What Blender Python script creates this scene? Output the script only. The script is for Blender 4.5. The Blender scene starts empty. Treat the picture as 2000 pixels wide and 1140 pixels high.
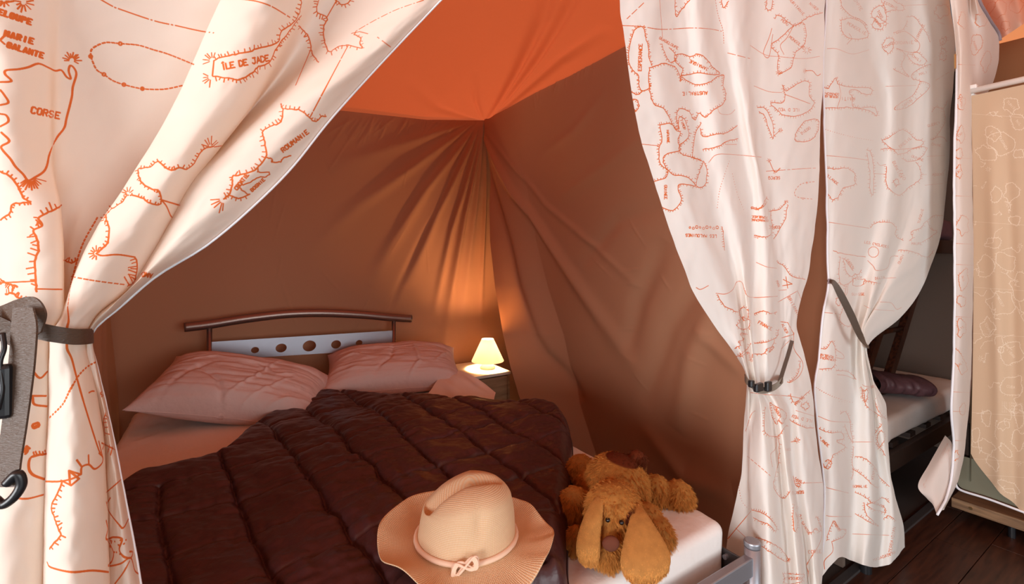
import bpy, bmesh, math, random
import numpy as np
from mathutils import Vector, Matrix
random.seed(7); np.random.seed(7)
SC = bpy.context.scene
COL = SC.collection
PI = math.pi
# ------------------------------------------------------------------ camera
F, CX, HY, H = 893.0, 1000.0, 500.0, 1.20          # focal length in px, horizon row, eye height
TH = math.radians(32.5)
FWD = np.array([math.sin(TH), math.cos(TH), 0.0]); RGT = np.array([math.cos(TH), -math.sin(TH), 0.0]); UP = np.array([0, 0, 1.0])
CAMP = np.array([0, 0, H])
cd = bpy.data.cameras.new('camera'); cam = bpy.data.objects.new('camera', cd); COL.objects.link(cam)
cam.location = (0, 0, H); cam.rotation_euler = (PI/2, 0, -TH)
cd.sensor_width = 36; cd.lens = 36*F/2000; cd.shift_y = -(570-HY)/2000; cd.clip_start = 0.02; cd.clip_end = 60
SC.camera = cam
# ------------------------------------------------------------------ light
SC.view_settings.view_transform = 'Standard'; SC.view_settings.look = 'None'
SC.view_settings.gamma = 1; SC.view_settings.use_curve_mapping = False
SC.view_settings.exposure = 0.16
w = bpy.data.worlds.new('world'); SC.world = w; w.use_nodes = True
bgn = w.node_tree.nodes['Background']; bgn.inputs[0].default_value = (0.75, 0.87, 1.0, 1); bgn.inputs[1].default_value = 0.12
sd = bpy.data.lights.new('sun', 'SUN'); so = bpy.data.objects.new('sun', sd); COL.objects.link(so)
sd.energy = 3.3; sd.angle = 0.02; sd.color = (1, 0.95, 0.88); so.rotation_euler = (math.radians(28), math.radians(-18), 0)
def area(name, loc, rot, sx, sy, power, color):
    d = bpy.data.lights.new(name, 'AREA'); o = bpy.data.objects.new(name, d); COL.objects.link(o)
    d.shape = 'RECTANGLE'; d.size = sx; d.size_y = sy; d.energy = power; d.color = color
    o.location = loc; o.rotation_euler = rot; return o
# daylight through the open tent front behind the photographer
area('open_tent_front_daylight', (1.0, -3.2, 1.15), (math.radians(90), 0, math.radians(4)), 3.0, 1.5, 74, (0.93, 0.98, 1.0))
area('added_side_light', (-3.6, -1.0, 1.15), (math.radians(90), 0, math.radians(-70)), 2.4, 1.6, 205, (0.95, 0.98, 1.0))  # area light added on the left to brighten the right wall, no door there

# ------------------------------------------------------------------ projection helpers (a pixel of the photo + one known world coordinate -> a point)
def ray(px, py): return FWD + (px-CX)/F*RGT + (HY-py)/F*UP
def on_y(px, py, y): r = ray(px, py); return CAMP + r*(y/r[1])
def on_x(px, py, x): r = ray(px, py); return CAMP + r*(x/r[0])
def on_z(px, py, z): r = ray(px, py); return CAMP + r*((z-H)/r[2])
def at_t(px, py, t): return CAMP + ray(px, py)*t
def proj(P):
    P = np.asarray(P, float) - CAMP; t = P@FWD
    return CX + F*(P@RGT)/t, HY - F*P[..., 2]/t, t
def to_world(r, f, z, o): return np.array(o) + r*RGT + f*FWD + np.array([0, 0, z])

# ------------------------------------------------------------------ object helpers
def tag(o, label=None, cat=None, group=None, kind=None):
    if label: o['label'] = label
    if cat: o['category'] = cat
    if group: o['group'] = group
    if kind: o['kind'] = kind
    return o
def thing(name, loc, label, cat, group=None):
    o = bpy.data.objects.new(name, None); COL.objects.link(o); o.location = tuple(loc); o.empty_display_size = .05
    return tag(o, label, cat, group)
def mesh_obj(name, verts, faces, mat, parent=None, smooth=True, uvs=None):
    me = bpy.data.meshes.new(name); me.from_pydata([tuple(map(float, v)) for v in verts], [], [tuple(map(int, f)) for f in faces]); me.update()
    if smooth: me.polygons.foreach_set('use_smooth', [True]*len(me.polygons))
    if uvs is not None:
        ul = me.uv_layers.new(name='UVMap'); li = np.zeros(len(me.loops), int); me.loops.foreach_get('vertex_index', li)
        ul.data.foreach_set('uv', np.asarray(uvs, float)[li].ravel())
    if mat: me.materials.append(mat)
    return link(name, me, parent)
def link(name, me, parent=None):
    o = bpy.data.objects.new(name, me); COL.objects.link(o)
    if parent is not None:
        o.parent = parent
        if parent.type == 'EMPTY' or parent.get('_w') is None:
            pw = parent.matrix_basis if parent.parent is None else parent.parent.matrix_basis @ parent.matrix_parent_inverse @ parent.matrix_basis
            o.matrix_parent_inverse = pw.inverted()
    return o
def bm_obj(name, bm, mat, parent=None, smooth=False, bevel=0, seg=2):
    if bevel:
        bmesh.ops.bevel(bm, geom=[e for e in bm.edges if len(e.link_faces) == 2 and e.calc_face_angle(0) > .6], offset=bevel, segments=seg, affect='EDGES', profile=.5)
    bmesh.ops.recalc_face_normals(bm, faces=bm.faces)
    me = bpy.data.meshes.new(name); bm.to_mesh(me); bm.free()
    if smooth: me.polygons.foreach_set('use_smooth', [True]*len(me.polygons))
    if mat: me.materials.append(mat)
    return link(name, me, parent)
def box(bm, x0, x1, y0, y1, z0, z1):
    r = bmesh.ops.create_cube(bm, size=1)
    for v in r['verts']:
        v.co = Vector(((x0+x1)/2+v.co.x*(x1-x0), (y0+y1)/2+v.co.y*(y1-y0), (z0+z1)/2+v.co.z*(z1-z0)))
    return r['verts']
def boxo(name, b, mat, parent=None, bevel=0): bm = bmesh.new(); box(bm, *b); return bm_obj(name, bm, mat, parent, bevel=bevel)
def cyl(bm, c, r, h, axis='z', n=32, r2=None):
    M = {'z': Matrix(), 'x': Matrix.Rotation(PI/2, 4, 'Y'), 'y': Matrix.Rotation(PI/2, 4, 'X')}[axis]
    return bmesh.ops.create_cone(bm, cap_ends=True, segments=n, radius1=r, radius2=r if r2 is None else r2, depth=h, matrix=Matrix.Translation(Vector(c)) @ M)['verts']
def tube(name, pts, r, mat, parent=None, n=14, cap=True):
    pts = [np.array(p, float) for p in pts]; V = []; Fc = []
    rs = r if hasattr(r, '__len__') else [r]*len(pts)
    prev = None
    for i, p in enumerate(pts):
        t = (pts[min(i+1, len(pts)-1)]-pts[max(i-1, 0)]); t /= np.linalg.norm(t)+1e-9
        if prev is None:
            a = np.array([0, 0, 1.]) if abs(t[2]) < .9 else np.array([1., 0, 0]); u = np.cross(t, a)
        else: u = prev - t*(prev@t)
        u /= np.linalg.norm(u); prev = u; v = np.cross(t, u)
        for k in range(n):
            V.append(p+rs[i]*(math.cos(2*PI*k/n)*u+math.sin(2*PI*k/n)*v))
    for i in range(len(pts)-1):
        for k in range(n): Fc.append((i*n+k, i*n+(k+1) % n, (i+1)*n+(k+1) % n, (i+1)*n+k))
    if cap: Fc.append(tuple(range(n))[::-1]); Fc.append(tuple((len(pts)-1)*n+k for k in range(n)))
    o = mesh_obj(name, V, Fc, mat, parent)
    if cap:
        for f in o.data.polygons[-2:]: f.use_smooth = False
    return o
def grid_faces(nr, nc):
    i = np.arange(nr-1)[:, None]*nc+np.arange(nc-1)[None]; i = i.ravel()
    return np.stack([i, i+1, i+nc+1, i+nc], 1)
def grid_obj(name, P, mat, parent=None, uv=True, flip=False):
    nr, nc = P.shape[:2]; f = grid_faces(nr, nc)
    if flip: f = f[:, ::-1]
    me = bpy.data.meshes.new(name); n = nr*nc
    me.vertices.add(n); me.vertices.foreach_set('co', P.reshape(-1, 3).astype(np.float32).ravel())
    me.loops.add(len(f)*4); me.loops.foreach_set('vertex_index', f.ravel().astype(np.int32))
    me.polygons.add(len(f)); me.polygons.foreach_set('loop_start', np.arange(0, len(f)*4, 4, dtype=np.int32)); me.update(calc_edges=True)
    me.polygons.foreach_set('use_smooth', np.ones(len(f), bool))
    if uv:
        ul = me.uv_layers.new(name='UVMap'); vv, uu = np.meshgrid(np.linspace(0, 1, nr), np.linspace(0, 1, nc), indexing='ij')
        UVs = np.stack([uu.ravel(), vv.ravel()], 1)[f.ravel()]; ul.data.foreach_set('uv', UVs.astype(np.float32).ravel())
    me.materials.append(mat); return link(name, me, parent)
def smooth_curve(pts, n):
    """Catmull-Rom through points, n samples per span"""
    P = np.array(pts, float); P = np.vstack([2*P[0]-P[1], P, 2*P[-1]-P[-2]]); out = []
    for i in range(1, len(P)-2):
        for k in range(n):
            t = k/n; a, b, c, d = P[i-1:i+3]
            out.append(.5*((2*b)+(c-a)*t+(2*a-5*b+4*c-d)*t*t+(3*b-a-3*c+d)*t**3))
    out.append(P[-2]); return np.array(out)
def vnoise(x, y, seed=0):
    rs = np.random.RandomState(seed); T = rs.rand(256, 256)*2-1
    xi = np.floor(x).astype(int); yi = np.floor(y).astype(int); fx = x-xi; fy = y-yi
    fx = fx*fx*fx*(fx*(fx*6-15)+10); fy = fy*fy*fy*(fy*(fy*6-15)+10)
    g = lambda a, b: T[a % 256, b % 256]
    return (g(xi, yi)*(1-fx)+g(xi+1, yi)*fx)*(1-fy)+(g(xi, yi+1)*(1-fx)+g(xi+1, yi+1)*fx)*fy
def fbm(x, y, seed=0, o=3): return sum(vnoise(x*2**k, y*2**k, seed+k)*.5**k for k in range(o))
def seg_dist(X, Y, pl):
    """distance, side and progress of points to polyline"""
    D = np.full(X.shape, 1e9); S = np.zeros(X.shape); T = np.zeros(X.shape); L = len(pl)-1
    for i in range(L):
        (ax, ay), (bx, by) = pl[i], pl[i+1]; dx, dy = bx-ax, by-ay; l2 = dx*dx+dy*dy+1e-12
        t = np.clip(((X-ax)*dx+(Y-ay)*dy)/l2, 0, 1); ex = X-ax-t*dx; ey = Y-ay-t*dy; d = np.hypot(ex, ey)
        m = d < D; D[m] = d[m]; S[m] = np.sign(dx*ey-dy*ex)[m]; T[m] = ((i+t)/L)[m]
    return D, S, T

# ------------------------------------------------------------------ materials
def new_mat(name, col, rough=.6, metal=0, spec=.5, sheen=0):
    m = bpy.data.materials.new(name); m.use_nodes = True; b = m.node_tree.nodes['Principled BSDF']
    b.inputs['Base Color'].default_value = (*col, 1); b.inputs['Roughness'].default_value = rough; b.inputs['Metallic'].default_value = metal
    b.inputs['Specular IOR Level'].default_value = spec
    if sheen: b.inputs['Sheen Weight'].default_value = sheen; b.inputs['Sheen Roughness'].default_value = .5
    return m
def nd(m, t, **kw):
    n = m.node_tree.nodes.new(t)
    for k, v in kw.items(): setattr(n, k, v)
    return n
def lk(m, a, b): m.node_tree.links.new(a, b)
def add_bump(m, scale=200, strength=.2, dist=.001, kind='noise', coord='Object', stretch=None):
    b = m.node_tree.nodes['Principled BSDF']; tc = nd(m, 'ShaderNodeTexCoord'); src = tc.outputs[coord]
    if stretch:
        mp = nd(m, 'ShaderNodeMapping'); mp.inputs['Scale'].default_value = stretch; lk(m, src, mp.inputs[0]); src = mp.outputs[0]
    t = nd(m, 'ShaderNodeTexNoise'); t.inputs['Scale'].default_value = scale; t.inputs['Detail'].default_value = 3; lk(m, src, t.inputs['Vector'])
    bp = nd(m, 'ShaderNodeBump'); bp.inputs['Strength'].default_value = strength; bp.inputs['Distance'].default_value = dist
    lk(m, t.outputs[0], bp.inputs['Height']); lk(m, bp.outputs[0], b.inputs['Normal']); return t
def vary(m, c1, c2, scale=3, stretch=None, detail=4, lo=.35, hi=.65):
    b = m.node_tree.nodes['Principled BSDF']; tc = nd(m, 'ShaderNodeTexCoord'); src = tc.outputs['Object']
    if stretch:
        mp = nd(m, 'ShaderNodeMapping'); mp.inputs['Scale'].default_value = stretch; lk(m, src, mp.inputs[0]); src = mp.outputs[0]
    t = nd(m, 'ShaderNodeTexNoise'); t.inputs['Scale'].default_value = scale; t.inputs['Detail'].default_value = detail; lk(m, src, t.inputs['Vector'])
    r = nd(m, 'ShaderNodeValToRGB'); r.color_ramp.elements[0].position = lo; r.color_ramp.elements[1].position = hi
    r.color_ramp.elements[0].color = (*c1, 1); r.color_ramp.elements[1].color = (*c2, 1)
    lk(m, t.outputs[0], r.inputs[0]); lk(m, r.outputs[0], b.inputs['Base Color']); return r
def translucent(m, col, fac):
    """mix in light passing through thin cloth"""
    nt = m.node_tree; out = [n for n in nt.nodes if n.type == 'OUTPUT_MATERIAL'][0]; b = nt.nodes['Principled BSDF']
    tr = nd(m, 'ShaderNodeBsdfTranslucent'); tr.inputs[0].default_value = (*col, 1); mx = nd(m, 'ShaderNodeMixShader'); mx.inputs[0].default_value = fac
    lk(m, b.outputs[0], mx.inputs[1]); lk(m, tr.outputs[0], mx.inputs[2]); lk(m, mx.outputs[0], out.inputs[0]); return tr
M = {}
M['wall'] = new_mat('inner_tent_cloth', (.44, .205, .113), .75, spec=.25); add_bump(M['wall'], 900, .12, .0006); translucent(M['wall'], (.8, .32, .12), .10)
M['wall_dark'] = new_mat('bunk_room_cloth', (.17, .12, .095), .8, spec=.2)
M['roof'] = new_mat('orange_canvas', (.62, .12, .03), .8, spec=.1); add_bump(M['roof'], 1200, .1, .0005); translucent(M['roof'], (.82, .155, .055), .5)
M['canopy'] = new_mat('bright_orange_canvas', (.66, .16, .05), .8, spec=.1); translucent(M['canopy'], (1, .36, .15), .74)
M['outer_wall'] = new_mat('outer_wall_canvas', (.30, .13, .06), .85, spec=.1); translucent(M['outer_wall'], (.6, .22, .07), .12)
M['cord'] = new_mat('white_plastic_piping', (.82, .82, .86), .4)
M['sheet'] = new_mat('white_sheet', (.82, .78, .75), .7, spec=.2); add_bump(M['sheet'], 60, .25, .004)
M['pillow'] = new_mat('pillow_cotton', (.68, .50, .46), .6, spec=.35); add_bump(M['pillow'], 28, .35, .01)
M['duvet'] = new_mat('aubergine_quilt', (.060, .019, .020), .38, spec=.5); add_bump(M['duvet'], 26, .35, .012)
M['thread'] = new_mat('quilt_piping', (.035, .016, .018), .5)
M['rail'] = new_mat('satin_steel_rail', (.27, .19, .165), .36, metal=.85)
M['steel'] = new_mat('grey_steel', (.36, .37, .41), .42, metal=.7)
M['panel'] = new_mat('aluminium_panel', (.40, .42, .48), .42, metal=.7); add_bump(M['panel'], 80, .08, .002, stretch=(1, 1, 12))
M['dark_steel'] = new_mat('dark_steel', (.10, .09, .09), .45, metal=.6)
M['black'] = new_mat('black_plastic', (.012, .012, .014), .35)
M['strap'] = new_mat('webbing', (.085, .055, .038), .42, spec=.6); add_bump(M['strap'], 300, .5, .0015, stretch=(1, 1, 6))
M['grey_strap'] = new_mat('light_webbing', (.22, .18, .14), .6)
M['night_wood'] = new_mat('nightstand_laminate', (.30, .19, .10), .5); vary(M['night_wood'], (.27, .17, .09), (.40, .27, .15), 6, (1, 1, 8))
M['white_lam'] = new_mat('white_laminate', (.82, .76, .64), .35)
M['ladder'] = new_mat('dark_red_wood', (.10, .035, .018), .35); vary(M['ladder'], (.02, .007, .005), (.09, .026, .012), 9, (10, 10, 1))
M['bunkwood'] = new_mat('black_stained_wood', (.035, .022, .018), .5)
M['basewood'] = new_mat('shelf_board_wood', (.22, .12, .06), .5); vary(M['basewood'], (.15, .08, .04), (.28, .16, .08), 8, (10, 1, 10))
M['olive'] = new_mat('olive_canvas', (.20, .19, .13), .8)
M['rod'] = new_mat('white_rod', (.85, .80, .76), .35)
M['brass'] = new_mat('brass', (.55, .38, .18), .3, metal=1)
M['floor'] = new_mat('vinyl_plank', (.05, .022, .014), .38); vary(M['floor'], (.024, .007, .004), (.078, .026, .013), 7, (1, 9, 1), detail=8, lo=.3, hi=.72)
M['groove'] = new_mat('dark_joint_vinyl', (.012, .006, .005), .7)  # near-black floor base that shows in the plank joints
M['under'] = new_mat('ground_sheet', (.05, .035, .03), .8)
M['bag'] = new_mat('mauve_quilt', (.13, .06, .07), .5); add_bump(M['bag'], 30, .4, .012)
M['zip'] = new_mat('grey_zip_tape', (.33, .25, .27), .6)

def printed(name, cloth, ink, img, tr=.30, trcol=(.95, .84, .74)):
    m = new_mat(name, cloth, .75, spec=.2); b = m.node_tree.nodes['Principled BSDF']
    uv = nd(m, 'ShaderNodeTexCoord'); it = nd(m, 'ShaderNodeTexImage'); it.image = img; it.interpolation = 'Linear'; it.extension = 'CLIP'
    lk(m, uv.outputs['UV'], it.inputs[0]); mx = nd(m, 'ShaderNodeMix', data_type='RGBA')
    mx.inputs[6].default_value = (*cloth, 1); mx.inputs[7].default_value = (*ink, 1)
    lk(m, it.outputs[0], mx.inputs[0]); lk(m, mx.outputs[2], b.inputs['Base Color'])
    n = nd(m, 'ShaderNodeTexNoise'); n.inputs['Scale'].default_value = 900; bp = nd(m, 'ShaderNodeBump'); bp.inputs['Strength'].default_value = .1; bp.inputs['Distance'].default_value = .0005
    lk(m, uv.outputs['Object'], n.inputs['Vector']); lk(m, n.outputs[0], bp.inputs['Height']); lk(m, bp.outputs[0], b.inputs['Normal'])
    t_ = translucent(m, trcol, tr); m2 = nd(m, 'ShaderNodeMix', data_type='RGBA'); m2.inputs[6].default_value = (*trcol, 1); m2.inputs[7].default_value = (*[c*.9 for c in ink], 1); lk(m, it.outputs[0], m2.inputs[0]); lk(m, m2.outputs[2], t_.inputs[0]); return m

# ================================================================== PRINT: pen strokes of the map pattern, drawn in python
FONT = {'A': '00 26 40|12 32', 'B': '00 06 36 45 44 33 03|33 42 41 30 00', 'C': '45 36 16 05 01 10 30 41', 'D': '00 06 26 44 42 20 00', 'E': '40 00 06 46|03 33',
 'F': '00 06 46|03 33', 'G': '45 36 16 05 01 10 30 41 43 23', 'H': '00 06|40 46|03 43', 'I': '20 26', 'J': '01 10 20 31 36|16 46', 'K': '00 06|46 03 40', 'L': '06 00 40',
 'M': '00 06 23 46 40', 'N': '00 06 40 46', 'O': '10 01 05 16 36 45 41 30 10', 'P': '00 06 36 45 44 33 03', 'Q': '10 01 05 16 36 45 41 30 10|22 40', 'R': '00 06 36 45 44 33 03|23 40',
 'S': '01 10 30 41 42 33 13 04 05 16 36 45', 'T': '20 26|06 46', 'U': '06 01 10 30 41 46', 'V': '06 20 46', 'W': '06 10 23 30 46', 'X': '00 46|06 40', 'Y': '06 23 46|23 20', 'Z': '06 46 00 40', '-': '13 33', '^': '20 26|17 28 37'}
class Pen:
    """collects strokes in photo pixels (points, width factor)"""
    def __init__(s, seed=1): s.pts = []; s.rs = random.Random(seed)
    def line(s, pl, w=1., dash=None, closed=False):
        if closed: pl = list(pl)+[pl[0]]
        acc = 0.
        for (ax, ay), (bx, by) in zip(pl[:-1], pl[1:]):
            L = math.hypot(bx-ax, by-ay); n = max(1, int(L/.7))
            for i in range(n):
                d = acc+L*i/n
                if dash:
                    m = d % sum(dash); k = 0
                    while m > dash[k]: m -= dash[k]; k += 1
                    if k % 2: continue
                s.pts.append((ax+(bx-ax)*i/n, ay+(by-ay)*i/n, w))
            acc += L
    def curve(s, pl, w=1., dash=None, closed=False, wob=0.):
        if closed: pl = list(pl)+[pl[0]]
        if len(pl) < 3: return s.line(pl, w, dash)
        c = smooth_curve(pl, 5); c = c+np.random.RandomState(int(pl[0][0])).normal(0, wob, c.shape) if wob else c
        s.line([tuple(p) for p in c], w, dash); return c
    def coast(s, pl, tick=5, gap=6, side=1, w=1., closed=False, wob=.5):
        """hand drawn coast line with little hatch strokes on one side"""
        if closed: pl = list(pl)+[pl[0]]
        c = smooth_curve(pl, 5); c = c+np.random.RandomState(int(pl[0][0])+7).normal(0, wob, c.shape); s.line([tuple(p) for p in c], w)
        acc = 0
        for a, b in zip(c[:-1], c[1:]):
            d = b-a; L = np.linalg.norm(d)
            if L < 1e-6: continue
            acc += L
            if acc > gap:
                acc = 0; n = np.array([-d[1], d[0]])/L*side; k = tick*s.rs.uniform(.6, 1.25); e = a+n*k+d/L*s.rs.uniform(-1, 1)*k*.25
                s.line([tuple(a), tuple(e)], w*.8)
    def burst(s, x, y, r, a0=0, a1=360, n=9, w=.8):
        for k in range(n):
            a = math.radians(a0+(a1-a0)*k/(n-1)); s.line([(x+r*.35*math.cos(a), y+r*.35*math.sin(a)), (x+r*s.rs.uniform(.8, 1.2)*math.cos(a), y+r*s.rs.uniform(.8, 1.2)*math.sin(a))], w)
    def ring(s, x, y, r, w=.9): s.line([(x+r*math.cos(k*PI/5), y+r*math.sin(k*PI/5)) for k in range(11)], w)
    tw = 1.0
    def text(s, t, x, y, size, rot=0, w=1.15, spread=1.0):
        w = w*s.tw; spread = max(spread, .84)
        """centred at x,y; rot in degrees clockwise in the picture"""
        a = math.radians(rot); adv = size*.86*spread; X = -adv*len(t)/2; k = size/6*.92
        for ch in t:
            if ch in FONT:
                for st in FONT[ch].split('|'):
                    pl = []
                    for c in st.split():
                        gx = X+int(c[0])*k; gy = size/2-int(c[1])*k; pl.append((x+gx*math.cos(a)-gy*math.sin(a), y+gx*math.sin(a)+gy*math.cos(a)))
                    s.line(pl, w)
            X += adv
    def isle(s, x, y, rx, ry, rot=0, text=None, trot=None, size=6, seed=None, tick=4, side=-1, n=11, w=1.):
        r = random.Random(seed if seed is not None else int(x*7+y)); a = math.radians(rot); pl = []
        for k in range(n):
            t = 2*PI*k/n; q = r.uniform(.68, 1.22); gx = rx*q*math.cos(t); gy = ry*q*math.sin(t)
            pl.append((x+gx*math.cos(a)-gy*math.sin(a), y+gx*math.sin(a)+gy*math.cos(a)))
        s.coast(pl, tick, 4.5, side, w, closed=True, wob=.45)
        if text: s.text(text, x, y, size, rot if trot is None else trot)

def cvt(sc, ox, oy, pl): return [(ox+x/sc, oy+y/sc) for x, y in pl]

def interp_col(keys, pys):
    k = np.array(keys, float); x = k[:, 0]; out = []
    for c in (1, 2):
        y = k[:, c]; n = len(x); dlt = np.diff(y)/np.diff(x); m = np.zeros(n); m[0] = dlt[0]; m[-1] = dlt[-1]
        for i in range(1, n-1): m[i] = 0 if dlt[i-1]*dlt[i] <= 0 else 2*dlt[i-1]*dlt[i]/(dlt[i-1]+dlt[i])
        j = np.clip(np.searchsorted(x, pys)-1, 0, n-2); h = x[j+1]-x[j]; t = (pys-x[j])/h
        out.append((2*t**3-3*t*t+1)*y[j]+(t**3-2*t*t+t)*h*m[j]+(-2*t**3+3*t*t)*y[j+1]+(t**3-t*t)*h*m[j+1])
    return out
def curtain_grid(cols, y0, ztop, zbot=None, nrow=240, sub=14, wr=.0012, seed=3, py_in=(-60, 1200)):
    """cols: fold lines, each a list of (row, column, depth offset); first key's column is kept up to the rail, the last down to the hem"""
    rows = []
    for c in cols:
        a, b = c[0], c[-1]
        def py_at(px, off, z): r = ray(px, HY); t = (y0+off)/r[1]; return HY-(z-H)*F/t
        pt = py_at(a[1], a[2], ztop); keys = [(pt, a[1], a[2])]+list(c)
        if zbot is not None: keys = keys+[(py_at(b[1], b[2], zbot), b[1]+(b[1]-c[-2][1])*.8, b[2])]
        end = keys[-1][0]; n1, n3 = 26, (30 if zbot is not None else 0)
        pyb = py_in[1] if zbot is not None else end
        pys = np.concatenate([np.linspace(pt, py_in[0], n1, endpoint=False), np.linspace(py_in[0], pyb, nrow, endpoint=(n3 == 0)), np.linspace(pyb, end, n3) if n3 else []])
        px, off = interp_col(keys, pys)
        rows.append([on_y(px[i], pys[i], y0+off[i]) for i in range(len(pys))])
    G = np.array(rows).transpose(1, 0, 2)
    P = np.concatenate([smooth_curve(G[i], sub)[None] for i in range(len(G))])
    nr, nc = P.shape[:2]; U, V = np.meshgrid(np.arange(nc)/sub, P[:, 0, 2]*0+np.arange(nr)/12.)
    d = fbm(U*1.3+V*.3, V*.7, seed)*wr*1.6+vnoise(U*4, V*2.2, seed+9)*wr*.5
    P[..., 1] += d; return P
def print_image(name, P, pen, W, Hh, width):
    """draw the pen strokes into the cloth's own uv space"""
    nr, nc = P.shape[:2]; k = 5
    def up(A, n, ax):
        idx = np.linspace(0, A.shape[ax]-1, (A.shape[ax]-1)*n+1); i0 = np.minimum(idx.astype(int), A.shape[ax]-2); f = (idx-i0)
        sh = [1, 1, 1]; sh[ax] = -1; f = f.reshape(sh); return np.take(A, i0, ax)*(1-f)+np.take(A, i0+1, ax)*f
    Q = up(up(P, 5, 0), 6, 1); px, py, t = proj(Q); R, C = px.shape
    ok = (px > -40) & (px < 2040) & (py > -40) & (py < 1180); ii, jj = np.nonzero(ok)
    key = (py[ok]+40).astype(int)*2100+(px[ok]+40).astype(int); order = np.lexsort((t[ok], key)); key = key[order]; first = np.concatenate([[True], key[1:] != key[:-1]])
    buf = np.full(1230*2100, -1, np.int64); buf[key[first]] = (ii*C+jj)[order][first]; buf = buf.reshape(1230, 2100)
    tb = np.full(buf.shape, np.inf); tb[buf >= 0] = t.ravel()[buf[buf >= 0]]
    pu, pv = np.gradient(px, axis=1), np.gradient(px, axis=0); qu, qv = np.gradient(py, axis=1), np.gradient(py, axis=0)
    Xu, Xv = np.gradient(Q, axis=1), np.gradient(Q, axis=0)
    img = np.zeros((Hh, W), np.float32); su, sv = (C-1)/(W-1), (R-1)/(Hh-1)
    for x, y, wf in pen.pts:
        a, b = int(y+40), int(x+40)
        if not (1 < a < 1228 and 1 < b < 2098): continue
        i = buf[a, b]
        if i < 0:
            w3 = tb[a-1:a+2, b-1:b+2]; m = np.argmin(w3)
            if not np.isfinite(w3.flat[m]): continue
            i = buf[a-1+m//3, b-1+m % 3]
        r, c = divmod(int(i), C); J = np.array([[pu[r, c], pv[r, c]], [qu[r, c], qv[r, c]]]); det = J[0, 0]*J[1, 1]-J[0, 1]*J[1, 0]
        if abs(det) > 1e-4:
            dx, dy = x-px[r, c], y-py[r, c]; du = (J[1, 1]*dx-J[0, 1]*dy)/det; dv = (-J[1, 0]*dx+J[0, 0]*dy)/det
            du = max(-4, min(4, du)); dv = max(-4, min(4, dv))
        else: du = dv = 0
        uc, vc = (c+du)/su, (r+dv)/sv; A = Xu[r, c]*su; B = Xv[r, c]*sv; E = A@A; Fm = A@B; G = B@B; hw = width*wf/2
        ru = int(min(14, hw/math.sqrt(E+1e-12)*1.3+2)); rv = int(min(14, hw/math.sqrt(G+1e-12)*1.3+2)); u0, v0 = int(round(uc)), int(round(vc))
        ua, ub, va, vb = max(0, u0-ru), min(W, u0+ru+1), max(0, v0-rv), min(Hh, v0+rv+1)
        if ua >= ub or va >= vb: continue
        gu = np.arange(ua, ub)-uc; gv = (np.arange(va, vb)-vc)[:, None]
        d = np.sqrt(E*gu*gu+2*Fm*gu*gv+G*gv*gv); aa = max(math.sqrt(E), math.sqrt(G))*.6
        val = np.clip((hw-d)/aa+.5, 0, 1).astype(np.float32); sub = img[va:vb, ua:ub]; np.maximum(sub, val, out=sub)
    im = bpy.data.images.new(name, W, Hh, alpha=False, float_buffer=False); im.colorspace_settings.name = 'Non-Color'
    px4 = np.ones((Hh, W, 4), np.float32); px4[..., :3] = img[..., None]; im.pixels.foreach_set(px4.ravel()); im.update(); return im

# ================================================================== SETTING
EAVE = 2.13; YB = 2.75; XR = 1.52; XL = -.40
fl = boxo('floor', (-4.0, 4.2, -2.4, 2.9, -.06, -.012), M['groove']); tag(fl, kind='structure')
gs = boxo('trim_1', (-.6, 4.1, .79, 2.86, -.012, -.003), M['under']); tag(gs, kind='structure')
pw = .1405; nmesh = {}
rp = random.Random(3)
for j in range(-9, 1):
    y0 = .675+j*pw
    x = -1.2+rp.uniform(0, .5) if j != -1 else 2.567-1.0-1.0-1.0
    while x < 3.6:
        L = 1.0 if j == -1 else rp.uniform(.85, 1.15)
        if x+L > 3.7: L = 3.7-x
        if L > .1 and (x+L > 1.2 or y0+pw > .1):
            boxo('plank', (x+.0012, x+L-.0012, y0+.0012, min(y0+pw, .80)-.0012, -.012, rp.uniform(-.0008, .0008)), M['floor'], fl, bevel=.001)
        x += L
th = boxo('trim_2', (1.0, 3.75, .755, .785, -.004, .008), M['dark_steel'], bevel=.002); tag(th, kind='structure')

# bedroom walls, with the folds of the hanging cloth
def crease(D, X, Z, pl, w, amp, grow=True):
    d, s, t = seg_dist(X, Z, pl); g = np.sin(PI*np.clip(t, 0, 1)**.8)**.8 if grow else np.sin(PI*t)**.7*.8+.05; return D + amp*g*np.exp(-(d/(w*(.45+1.5*t if grow else 1)))**2)
# back wall : plane y = YB
xs = np.linspace(XL-.15, 2.0, 520); zs = np.linspace(0, 1, 330)
X, Sg = np.meshgrid(xs, zs); ztop = np.interp(X, [XL-.15, .2, .57, 1.1, XR, 2.0], [2.06, 2.03, 2.035, 2.065, EAVE, EAVE+.05])
Z = .0+Sg*ztop; D = fbm(X*1.3+4, Z*1.1, 5, 2)*.018
def pw2(l): return [tuple(on_y(a, b, YB)[[0, 2]]) for a, b in l]
for l, wd, am in [([(943, 238), (905, 420), (885, 560), (866, 700)], .020, .035), ([(940, 240), (880, 450), (845, 640)], .016, .028), ([(942, 240), (925, 420), (905, 640)], .016, .02),
                  ([(938, 240), (850, 420), (800, 560)], .025, .026), ([(935, 240), (830, 370), (770, 470), (720, 560)], .028, .024), ([(925, 240), (800, 330), (700, 400), (600, 500)], .03, .02),
                  ([(915, 240), (760, 290), (640, 330)], .03, .014), ([(946, 240), (944, 450), (942, 640)], .010, .024), ([(930, 240), (780, 560), (740, 640)], .02, -.012)]:
    D = crease(D, X, Z, pw2(l), wd, am)
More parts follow.
